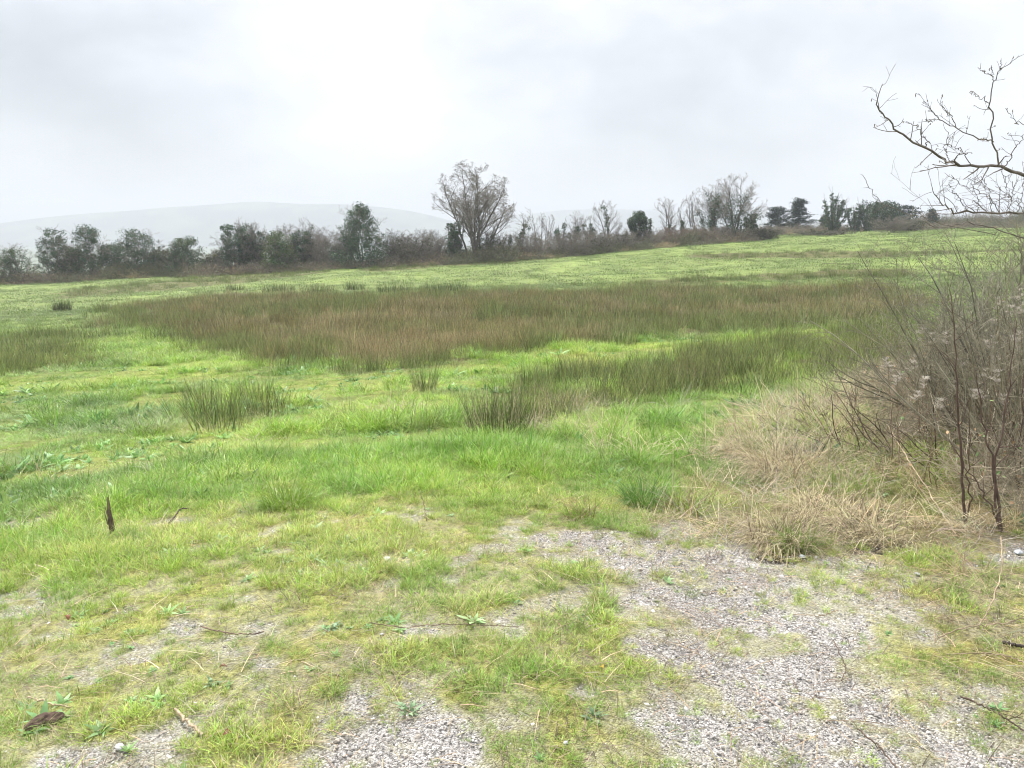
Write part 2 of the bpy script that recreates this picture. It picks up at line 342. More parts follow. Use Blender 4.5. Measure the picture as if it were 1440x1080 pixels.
HOLLOW = np.array([at(*p)[:2] for p in ((1130, 688), (1105, 690), (1098, 779), (1245, 766), (1225, 768), (1080, 660), (1170, 738))])
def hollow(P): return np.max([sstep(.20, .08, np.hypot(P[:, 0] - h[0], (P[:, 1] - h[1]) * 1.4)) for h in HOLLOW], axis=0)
def plan(P):
    """per ground point: gravel, rush, straw weights and a grass colour"""
    x, y = P[:, 0], P[:, 1]; r = np.hypot(x, y)
    q = P + np.stack([fbm(x, y, 3.2, 4, 31) - .5, fbm(x, y, 3.2, 4, 77) - .5], 1) * .55
    g = np.zeros(len(P)); near = r < 8
    if near.any():
        d = np.min([sdf(q[near], pl) for pl in GRAVEL], axis=0)
        k = sstep(.16, -.26, d + (fbm(x[near], y[near], 6, 4, 12) - .5) * .8) * (1 - .5 * sstep(.54, .66, fbm(x[near], y[near], 4.8, 4, 17))) * (1 - .35 * sstep(.60, .70, fbm(x[near], y[near], 2.1, 3, 17)))
        k = np.maximum(k, sstep(.62, .70, fbm(x[near], y[near], 3.4, 4, 55)) * sstep(5.2, 4.2, r[near]) * .6)
        k = np.maximum(k, .28 * sstep(5.4, 3.6, r[near]) * sstep(.35, .6, fbm(x[near], y[near], 5, 3, 57)))
        g[near] = k
    q2 = P + np.stack([fbm(x, y, .35, 3, 3) - .5, fbm(x, y, .35, 3, 4) - .5], 1) * np.clip(r * .09, .3, 4)[:, None]
    d1 = sdf(q2, RUSH1); d2 = sdf(q2, RUSH2); d3s = [sdf(q2, p) for p in RUSH3]; d3 = np.min(d3s, axis=0); w3 = np.max([w_ * sstep(.3, -.8, d_) for w_, d_ in zip((.7, .28, .7, .8, .8, .8, .5), d3s)], axis=0)
    rush = np.maximum.reduce([sstep(.6, -1.2, d1), .95 * sstep(.4, -.9, d2), w3])
    straw = np.maximum(sstep(.25, -.5, sdf(q, STRAW)), .55 * sstep(.2, -.4, sdf(q, MATTED))) * (r < 30)
    deep = np.max([sstep(.4, -.8, sdf(q, p)) for p in DEEP], axis=0)
    return g, rush, straw, deep, (d1, d2, d3)
LIME = np.array([.235, .375, .045]); DEEPG = np.array([.11, .22, .04]); YEL = np.array([.38, .43, .11]); STR = np.array([.52, .455, .28]); FAR = np.array([.148, .212, .07])
def grass_colour(P, deep, straw):
    x, y = P[:, 0], P[:, 1]; r = np.hypot(x, y)
    a = sstep(.42, .68, fbm(x, y, .55, 3, 21)); b = sstep(.45, .70, fbm(x, y, 1.7, 3, 41)); c = sstep(.5, .72, fbm(x, y, .23, 3, 61))
    wy = np.clip((1 - sstep(3.2, 7.5, r)) * .55 + .45 * b - .13, 0, .85)
    k = LIME * (1 - wy)[:, None] + YEL * wy[:, None]
    wd = np.clip(.55 * a * sstep(3, 6, r) + .3 * deep, 0, .85)[:, None]; k = k * (1 - wd) + DEEPG * wd
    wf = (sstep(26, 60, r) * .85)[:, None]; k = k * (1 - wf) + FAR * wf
    k = k * (1 + .22 * (c - .5) * sstep(20, 50, r))[:, None]
    ws = (straw * .55)[:, None]; return k * (1 - ws) + np.array([.24, .27, .09]) * ws

def build_ground():
    rad = np.concatenate([[0, .4, .8, 1.1], np.linspace(1.35, 7, 230), np.exp(np.linspace(math.log(7.05), math.log(130), 300)), np.exp(np.linspace(math.log(140), math.log(3400), 40))])
    azs = np.radians(np.concatenate([np.linspace(-180, -56, 40, endpoint=False), np.linspace(-56, 56, 420), np.linspace(56, 180, 41)[1:-1]]))
    na, nr = len(azs), len(rad); rr, aa = np.meshgrid(rad, azs, indexing='ij')
    x, y = (rr * np.sin(aa)).ravel(), (rr * np.cos(aa)).ravel(); P = np.stack([x, y], 1)
    g, rush, straw, deep, _ = plan(P); r = rr.ravel()
    z = terrain(x, y) - .05 * hollow(P) + (fbm(x, y, 14, 2, 90) - .5) * .012 * (r < 7) - .012 * g
    k = grass_colour(P, deep, straw); thatch = np.where((r < 7)[:, None], np.array([[.19, .185, .075]]), np.array([[.17, .19, .06]]))
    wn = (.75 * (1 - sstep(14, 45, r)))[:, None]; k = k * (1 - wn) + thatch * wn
    k = k * (1 - (.5 * straw)[:, None]) + np.array([.16, .12, .06]) * (.5 * straw)[:, None]
    k = k * (1 - rush[:, None]) + np.array([.075, .065, .028]) * rush[:, None]
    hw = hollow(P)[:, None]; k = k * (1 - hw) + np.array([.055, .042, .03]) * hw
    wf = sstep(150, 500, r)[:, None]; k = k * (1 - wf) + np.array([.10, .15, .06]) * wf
    j = np.arange(na); j2 = (j + 1) % na; b = np.arange(nr - 1)[:, None] * na
    F = np.stack([b + j, b + na + j, b + na + j2, b + j2], -1).reshape(-1, 4)
    m, nt, out = newmat('field_ground'); L = nt.links.new
    bs = N(nt, 'ShaderNodeBsdfPrincipled'); bs.inputs['Roughness'].default_value = .9; bs.inputs['Specular IOR Level'].default_value = .2; L(bs.outputs[0], out.inputs['Surface'])
    tc = N(nt, 'ShaderNodeTexCoord'); va = attr(nt, 'vcol'); ga = N(nt, 'ShaderNodeAttribute', attribute_name='gravel')
    no = N(nt, 'ShaderNodeTexNoise'); no.inputs['Scale'].default_value = 7; no.inputs['Detail'].default_value = 8; no.inputs['Roughness'].default_value = .7; L(tc.outputs['Object'], no.inputs['Vector'])
    n2 = N(nt, 'ShaderNodeTexNoise'); n2.inputs['Scale'].default_value = .9; n2.inputs['Detail'].default_value = 7; n2.inputs['Roughness'].default_value = .65; L(tc.outputs['Object'], n2.inputs['Vector'])
    ad = N(nt, 'ShaderNodeMath', operation='ADD'); L(no.outputs['Fac'], ad.inputs[0]); L(n2.outputs['Fac'], ad.inputs[1])
    mr = N(nt, 'ShaderNodeMapRange'); mr.inputs['From Min'].default_value = .65; mr.inputs['From Max'].default_value = 1.35; mr.inputs['To Min'].default_value = .5; mr.inputs['To Max'].default_value = 1.5; L(ad.outputs[0], mr.inputs[0])
    n3 = N(nt, 'ShaderNodeTexNoise'); n3.inputs['Scale'].default_value = 38; n3.inputs['Detail'].default_value = 6; n3.inputs['Roughness'].default_value = .75; L(tc.outputs['Object'], n3.inputs['Vector'])
    r3 = N(nt, 'ShaderNodeValToRGB'); L(n3.outputs['Fac'], r3.inputs[0]); cr = r3.color_ramp
    for p_, c_ in ((.36, (.42, .36, .32, 1)), (.48, (.85, .9, .7, 1)), (.56, (1.1, 1.15, .9, 1)), (.66, (1.55, 1.4, 1.3, 1))):
        e = cr.elements[0] if p_ == .36 else cr.elements[1] if p_ == .66 else cr.elements.new(p_)
        e.position = p_; e.color = c_
    va = mul(nt, va, r3.outputs[0])
    v1 = N(nt, 'ShaderNodeVectorMath', operation='SCALE'); L(va, v1.inputs[0]); L(mr.outputs[0], v1.inputs['Scale'])
    vo = N(nt, 'ShaderNodeTexVoronoi'); vo.inputs['Scale'].default_value = 150; L(tc.outputs['Object'], vo.inputs['Vector'])
    rp = N(nt, 'ShaderNodeValToRGB'); sc = N(nt, 'ShaderNodeSeparateColor'); L(vo.outputs['Color'], sc.inputs[0]); L(sc.outputs[0], rp.inputs[0])
    for p, c in ((0, (.13, .12, .11, 1)), (.4, (.31, .295, .275, 1)), (1, (.47, .45, .43, 1))):
        e = rp.color_ramp.elements[0] if p == 0 else rp.color_ramp.elements[1] if p == 1 else rp.color_ramp.elements.new(p)
        e.position = p; e.color = c
    mix = N(nt, 'ShaderNodeMix', data_type='RGBA'); L(ga.outputs['Fac'], mix.inputs[0]); L(v1.outputs[0], mix.inputs[6]); L(rp.outputs[0], mix.inputs[7]); L(mix.outputs[2], bs.inputs['Base Color'])
    h = N(nt, 'ShaderNodeMath', operation='SUBTRACT'); h.inputs[0].default_value = 1; L(vo.outputs['Distance'], h.inputs[1])
    hm = N(nt, 'ShaderNodeMath', operation='ADD'); L(h.outputs[0], hm.inputs[0]); L(no.outputs['Fac'], hm.inputs[1])
    bp = N(nt, 'ShaderNodeBump'); bp.inputs['Strength'].default_value = .9; bp.inputs['Distance'].default_value = .008; L(hm.outputs[0], bp.inputs['Height']); L(bp.outputs[0], bs.inputs['Normal'])
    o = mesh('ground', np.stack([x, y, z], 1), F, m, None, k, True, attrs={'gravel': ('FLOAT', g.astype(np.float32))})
    tag(o, 'uneven grassy field sloping away from a gravel lay-by', 'ground', None, 'structure')
    # distant hills, far out in the haze
    def hill(dist, prof, label, depth=900, seed=1):
        px = np.array([p[0] for p in prof], float); ph = np.array([p[1] for p in prof], float)
        xs = np.linspace(px[0], px[-1], 160); hh = np.interp(xs, px, ph); ker = np.hanning(15); ker /= ker.sum()
        hh = hh + (fbm(xs, xs * 0, .025, 4, seed) - .5) * 9; hh = np.convolve(np.pad(hh, 7, mode='edge'), ker, 'valid')
        u = (xs - 720) / FOC; top = CAMZ + dist * np.tan(np.arctan((330 - hh) / FOC * 1.03)); rows = []
        for t in np.linspace(-1, 1, 25):
            yy = dist + t * depth * .5; X = u * dist * (1 + .1 * t); e = np.cos(t * PI / 2) ** 1.2
            rows.append(np.stack([X, np.full_like(X, yy), -60 + (top + 60) * e + (fbm(X, np.full_like(X, yy), .006, 3, seed) - .5) * 14 * e * (1 - e) * 2], 1))
        V = np.vstack(rows); n = len(xs); b = np.arange(24)[:, None] * n; j = np.arange(n - 1)
        F = np.stack([b + j, b + j + 1, b + n + j + 1, b + n + j], -1).reshape(-1, 4)
        m2 = leafmat('far_hill_grass', False, 0, .95, .1, .35, .012)
        kk = np.where(fbm(V[:, 0], V[:, 1], .008, 3, 8)[:, None] > .52, np.array([[.09, .11, .07]]), np.array([[.05, .06, .045]]))
        tag(mesh('hill', V, F, m2, None, kk, True), label, 'hill', None, 'structure')
    hill(3500, [(-500, 345), (-200, 330), (0, 318), (120, 306), (240, 294), (350, 287), (430, 288), (520, 292), (570, 298), (620, 308), (680, 322), (760, 345)], 'long hazy hill behind the hedge trees', 1000, 3)
    hill(3900, [(560, 345), (640, 320), (720, 303), (790, 296), (860, 294), (930, 299), (1010, 297), (1080, 300), (1150, 312), (1300, 340)], 'faint low hill far off in the mist', 1000, 6)
    return o
build_ground()
# ------------------------------------------------------------------ hedgerow trees and bushes
BARK = np.array([.14, .125, .11]); TWIG = np.array([.22, .195, .17]); IVY = np.array([.050, .085, .045]); HAW = np.array([.185, .165, .14])
def place(px, d):                     # a spot d metres ahead on the bearing of that photo column
    x = (px - 720) / FOC * d * 1.0; dep = d * CT + 3 * ST
    x = (px - 720) / FOC * dep; return np.array([x, d, T(x, d)])
def skeleton(rng, H, Wd, stems, fan, ks, r0, up=.06, angs=(42, 40, 38), ratios=(.5, .5, .5), t0=.3, base=.15, lean=0., dome=False):
    """limbs and twigs of a bare tree, by level, fitted to height H and width Wd"""
    az = np.arange(stems) / stems * 2 * PI + rng.normal(0, .4, stems); an = np.radians(fan) * rng.permutation(np.linspace(.12, 1.05, stems))
    if stems == 1: an[:] = np.radians(4)
    P = np.stack([np.cos(az), np.sin(az), 0 * az], 1) * base * (stems > 1); P[:, 2] = -.3
    D = np.stack([np.sin(an) * np.cos(az) + lean, np.sin(an) * np.sin(az), np.cos(an)], 1)
    Ls = H * rng.uniform(.75, 1., stems); lv = []
    if dome:                            # limbs reach for points spread over a rounded crown
        az = (np.arange(stems) * 2.4 + rng.normal(0, .25, stems)); f = np.linspace(.05, 1.3, stems) + rng.normal(0, .06, stems)
        Q = np.stack([Wd * .46 * np.sin(f) * np.cos(az) + lean * H, Wd * .42 * np.sin(f) * np.sin(az), H * (.36 + .54 * np.cos(f))], 1) - P
        D = nrm(Q) + np.array([0, 0, -up * .5]); Ls = np.linalg.norm(Q, axis=1)
    p, r = grow(rng, P, D, Ls, np.full(stems, r0) * rng.uniform(.75, 1.1, stems), 8, .07, up, .22); lv.append((p, r)); Lc = Ls
    for i, k in enumerate(ks):
        P, D, Lc, Rc = sprout(rng, p, r, Lc, k, t0 if i == 0 else .2, angs[min(i, 2)], ratios[min(i, 2)], .5 if i < 2 else .6)
        p, r = grow(rng, P, D, Lc, Rc, 5 if i == 0 else 3, .10 + .03 * i, up * (1.5 if i < 2 else 1.1), .35); lv.append((p, r))
    A = np.vstack([q[0].reshape(-1, 3) for q in lv]); zt = np.percentile(A[:, 2], 99.8); wx = np.percentile(A[:, 0], 99.3) - np.percentile(A[:, 0], .7); wy = np.percentile(A[:, 1], 99.3) - np.percentile(A[:, 1], .7)
    s = np.array([Wd / max(wx, .1), Wd * .9 / max(wy, .1), H / zt]); s = np.clip(s, .3, 2.2)
    lv = [(q * s, r) for q, r in lv]
    if dome == 'round':                 # twigs stay within the rounded outline of the crown
        c, a = np.array([lean * H * .6, 0, H * .5]), np.array([Wd * .5, Wd * .5, H * .5]); o_ = []
        for q, r in lv:
            e = np.linalg.norm((q - c) / a, axis=2, keepdims=True) * (q[..., 2:] > .3 * H) + 1e-3; o_.append((c + (q - c) * np.where(e > .95, (.95 / np.maximum(e, .1)) ** .5, 1), r))
        lv = o_
    return lv
def wood_parts(lv, thin, sides0=6, cut=2, tw=TWIG, bk=BARK):
    big = [tubes(p, np.maximum(r, thin), sides0 if i == 0 else 4) + (bk,) for i, (p, r) in enumerate(lv[:cut])]
    small = [tubes(p, np.maximum(r, thin), 3) + (tw,) for p, r in lv[cut:]]
    return join(big), (join(small) if small else None)
def clumps(rng, cen, rad, per, size, col, var=.25):
    """leaf clumps: each clump a ragged ball of leaves with its own tone of leaf"""
    n = len(cen); m = rng.poisson(per, n); I = np.repeat(np.arange(n), m); d = nrm(rng.normal(0, 1, (len(I), 3))); q = rng.random(len(I)) ** .45
    P = cen[I] + d * (rad[I] * q)[:, None] * np.array([1, 1, .85]); V, F = leaves(rng, P, size, .4)
    tone = rng.uniform(1 - var, 1 + var * 1.2, n)[I] * rng.uniform(.75, 1.3, len(I)); hue = rng.normal(0, .12, n)[I]
    k = col[None] * tone[:, None] * np.stack([1 + hue, np.ones_like(hue), 1 - hue * .5], 1)
    return V, F, rep(np.clip(k, .004, 1), 4)
def thin_at(d): return .0068 * d / 100.
def ivy_on(rng, lv, levels, zmax, step, rad, per, size, frac=1., col=IVY, zmin=0.):
    c = []
    for i in levels:
        p = lv[i][0]; n = p.shape[1]
        for t in np.arange(0, n - 1, step):
            a = int(t); f = t - a; q = p[:, a] * (1 - f) + p[:, a + 1] * f; c.append(q[(q[:, 2] < zmax) & (q[:, 2] > zmin) & (rng.random(len(q)) < frac)])
    c = np.vstack(c); c = c + rng.normal(0, rad * .35, c.shape); return clumps(rng, c, np.full(len(c), rad) * rng.uniform(.55, 1.25, len(c)), per, size, col)
def tree(name, px, top, wpx, d, label, cat='tree', seed=1, kind='bare', group='hedgerow trees', **k):
    """top: photo row of its top; wpx: photo width"""
    rng = R(seed * 7919 + 13); b = place(px, d); row = proj(b)[1]; dep = d * CT - (b[2] - CAMZ) * ST
    H = max(.8, (row - top) / FOC * dep / CT * 1.0); Wd = wpx / FOC * dep; th = thin_at(d)
    root = thing(name, b, label, cat, group)
    lf = .17 * d / 110
    if kind == 'bare':
        lv = skeleton(rng, H, Wd, k.get('stems', 3), k.get('fan', 28), k.get('ks', (9, 6, 5)), k.get('r0', .16), k.get('up', .045), k.get('angs', (38, 38, 38)), k.get('ratios', (.5, .5, .5)), k.get('t0', .38), k.get('base', .2), k.get('lean', 0), 'round')
        A, B = wood_parts(lv, th, tw=k.get('tw', TWIG)); mesh('trunk', A[0], A[1], M_WOOD, root, A[2], True)
        if B: mesh('crown', B[0], B[1], M_WOOD, root, B[2])
        if k.get('ivy'):
            z, rad, fr = k['ivy']; V = ivy_on(rng, lv[:1] if k.get('ivystems') is None else [(lv[0][0][:k['ivystems']], lv[0][1])], [0], H * z, .35, rad, 40, lf, fr); mesh('ivy', V[0], V[1], M_LEAF, root, V[2])
        return root, lv, H, Wd
    if kind == 'ivied':                # bush-tree smothered in ivy, bare twigs poking out
        Wd *= 1.18; lv = skeleton(rng, H, Wd * (.7 if k.get('shape') == 'cone' else .95), k.get('stems', 6), 32, k.get('ks', (9, 7, 6)), .11, .05, t0=.15, base=.3, dome=True)
        A, B = wood_parts(lv, th, tw=k.get('tw', TWIG)); mesh('trunk', A[0], A[1], M_WOOD, root, A[2], True); mesh('crown', B[0], B[1], M_WOOD, root, B[2])
        n = int(k.get('n', 60) * 1.7); h0 = k.get('h', .88); u = rng.random(n) ** 1.25; z = u * h0 * H; a = rng.random(n) * 2 * PI
        sh = k.get('shape', 'dome'); pr = np.sin(np.clip(.25 + .75 * (1 - u), 0, 1) * PI / 2) if sh == 'dome' else (1 - u) ** .75 + .06 if sh == 'cone' else np.full(n, .8)
        rr = Wd * .5 * pr * np.sqrt(rng.uniform(.1, 1, n)) * rng.uniform(.75, 1.1, n); c = np.stack([rr * np.cos(a), rr * np.sin(a), z + .2], 1)
        cr = np.clip(Wd * .13, .35, .95) * rng.uniform(.5, 1.2, n)
        V1 = clumps(rng, c, cr, k.get('per', 75), lf, k.get('col', IVY)); V2 = ivy_on(rng, lv, [0, 1], H * .85, .9, .4, 14, lf, .3, k.get('col', IVY))
        V = join([V1, V2]); mesh('ivy', V[0], V[1], M_LEAF, root, V[2]); return root
    if kind == 'thicket':              # bare many-stemmed scrub
        Wd *= 1.25
        lv = skeleton(rng, H, Wd, k.get('stems', 12) + 6, 60, k.get('ks', (9, 7, 5)), .05, .03, (45, 45, 45), (.5, .5, .5), .1, .35, dome=True)
        A, B = wood_parts(lv, th, 4, tw=k.get('tw', HAW), bk=k.get('tw', HAW)); mesh('trunk', A[0], A[1], M_WOOD, root, A[2]); mesh('crown', B[0], B[1], M_WOOD, root, B[2])
        if k.get('leaf'):
            V = ivy_on(rng, lv, [1], H * .8, 1.3, .35, 8, lf, k['leaf'], np.array([.06, .065, .03])); mesh('leaves', V[0], V[1], M_LEAF, root, V[2])
        return root
    if kind == 'evergreen':
        lv = skeleton(rng, H * .95, Wd * .8, 2, 18, (8, 6), .16, .05); A, B = wood_parts(lv, th); mesh('trunk', A[0], A[1], M_WOOD, root, A[2], True)
        n = k.get('n', 70); q = nrm(rng.normal(0, 1, (n, 3))) * (rng.uniform(.3, 1, n) ** .5)[:, None]; z0 = k.get('z0', .22)
        c = q * np.array([Wd * .40, Wd * .40, H * (1 - z0) * .42]) + np.array([0, 0, H * (z0 + (1 - z0) * .5)])
        V = clumps(rng, c, Wd * .14 * rng.uniform(.7, 1.3, n), 90, lf, k.get('col', IVY * .9)); mesh('crown', V[0], V[1], M_LEAF, root, V[2]); return root
    if kind == 'conifer':              # dark conifer with flat sweeping tiers
        tp, tr = grow(rng, np.array([[0, 0, -.1]]), np.array([[.02, 0, 1.]]), np.array([H]), np.array([.22]), 10, .02, .05, .12)
        P, D, Lb, Rb = sprout(rng, tp, tr, np.array([Wd * .62]), k.get('nb', 46), .12, 78, 1., .4, fall=k.get('fall', .85)); D[:, 2] = np.abs(D[:, 2]) * .4 + .1
        bp_, br = grow(rng, P, D, Lb, Rb, 5, .08, -.02, .3); A = join([tubes(tp, tr, 6) + (BARK,), tubes(bp_, np.maximum(br, th), 4) + (BARK,)])
        mesh('trunk', A[0], A[1], M_WOOD, root, A[2], True); c = np.vstack([bp_[:, i] for i in (2, 3, 4, 5)] + [bp_[:, 4] * .5 + bp_[:, 5] * .5, tp[0, 8:]]); c = c + rng.normal(0, .15, c.shape)
        n = len(c); I = np.repeat(np.arange(n), 26); Q = c[I] + rng.normal(0, 1, (len(I), 3)) * np.array([.3, .3, .10]); V, F = leaves(rng, Q, lf * .9, .8)
        kk = np.array([.022, .04, .032])[None] * (rng.uniform(.7, 1.35, n)[I] * rng.uniform(.7, 1.3, len(I)))[:, None]; mesh('crown', V, F, M_LEAF, root, rep(kk, 4)); return root
    if kind == 'pollard':              # ivy-sleeved limbs fanning from a short trunk
        lv = skeleton(rng, H, Wd, k.get('stems', 8), 40, k.get('ks', (5, 5)), .2, .05, (30, 35, 35), (.35, .4, .4), .55, .12)
        A, B = wood_parts(lv, th); mesh('trunk', A[0], A[1], M_WOOD, root, A[2], True); mesh('crown', B[0], B[1], M_WOOD, root, B[2])
        V = ivy_on(rng, lv, [0], H * k.get('iz', .85), .28, k.get('ir', .36), 26, lf, 1.); mesh('ivy', V[0], V[1], M_LEAF, root, V[2]); return root

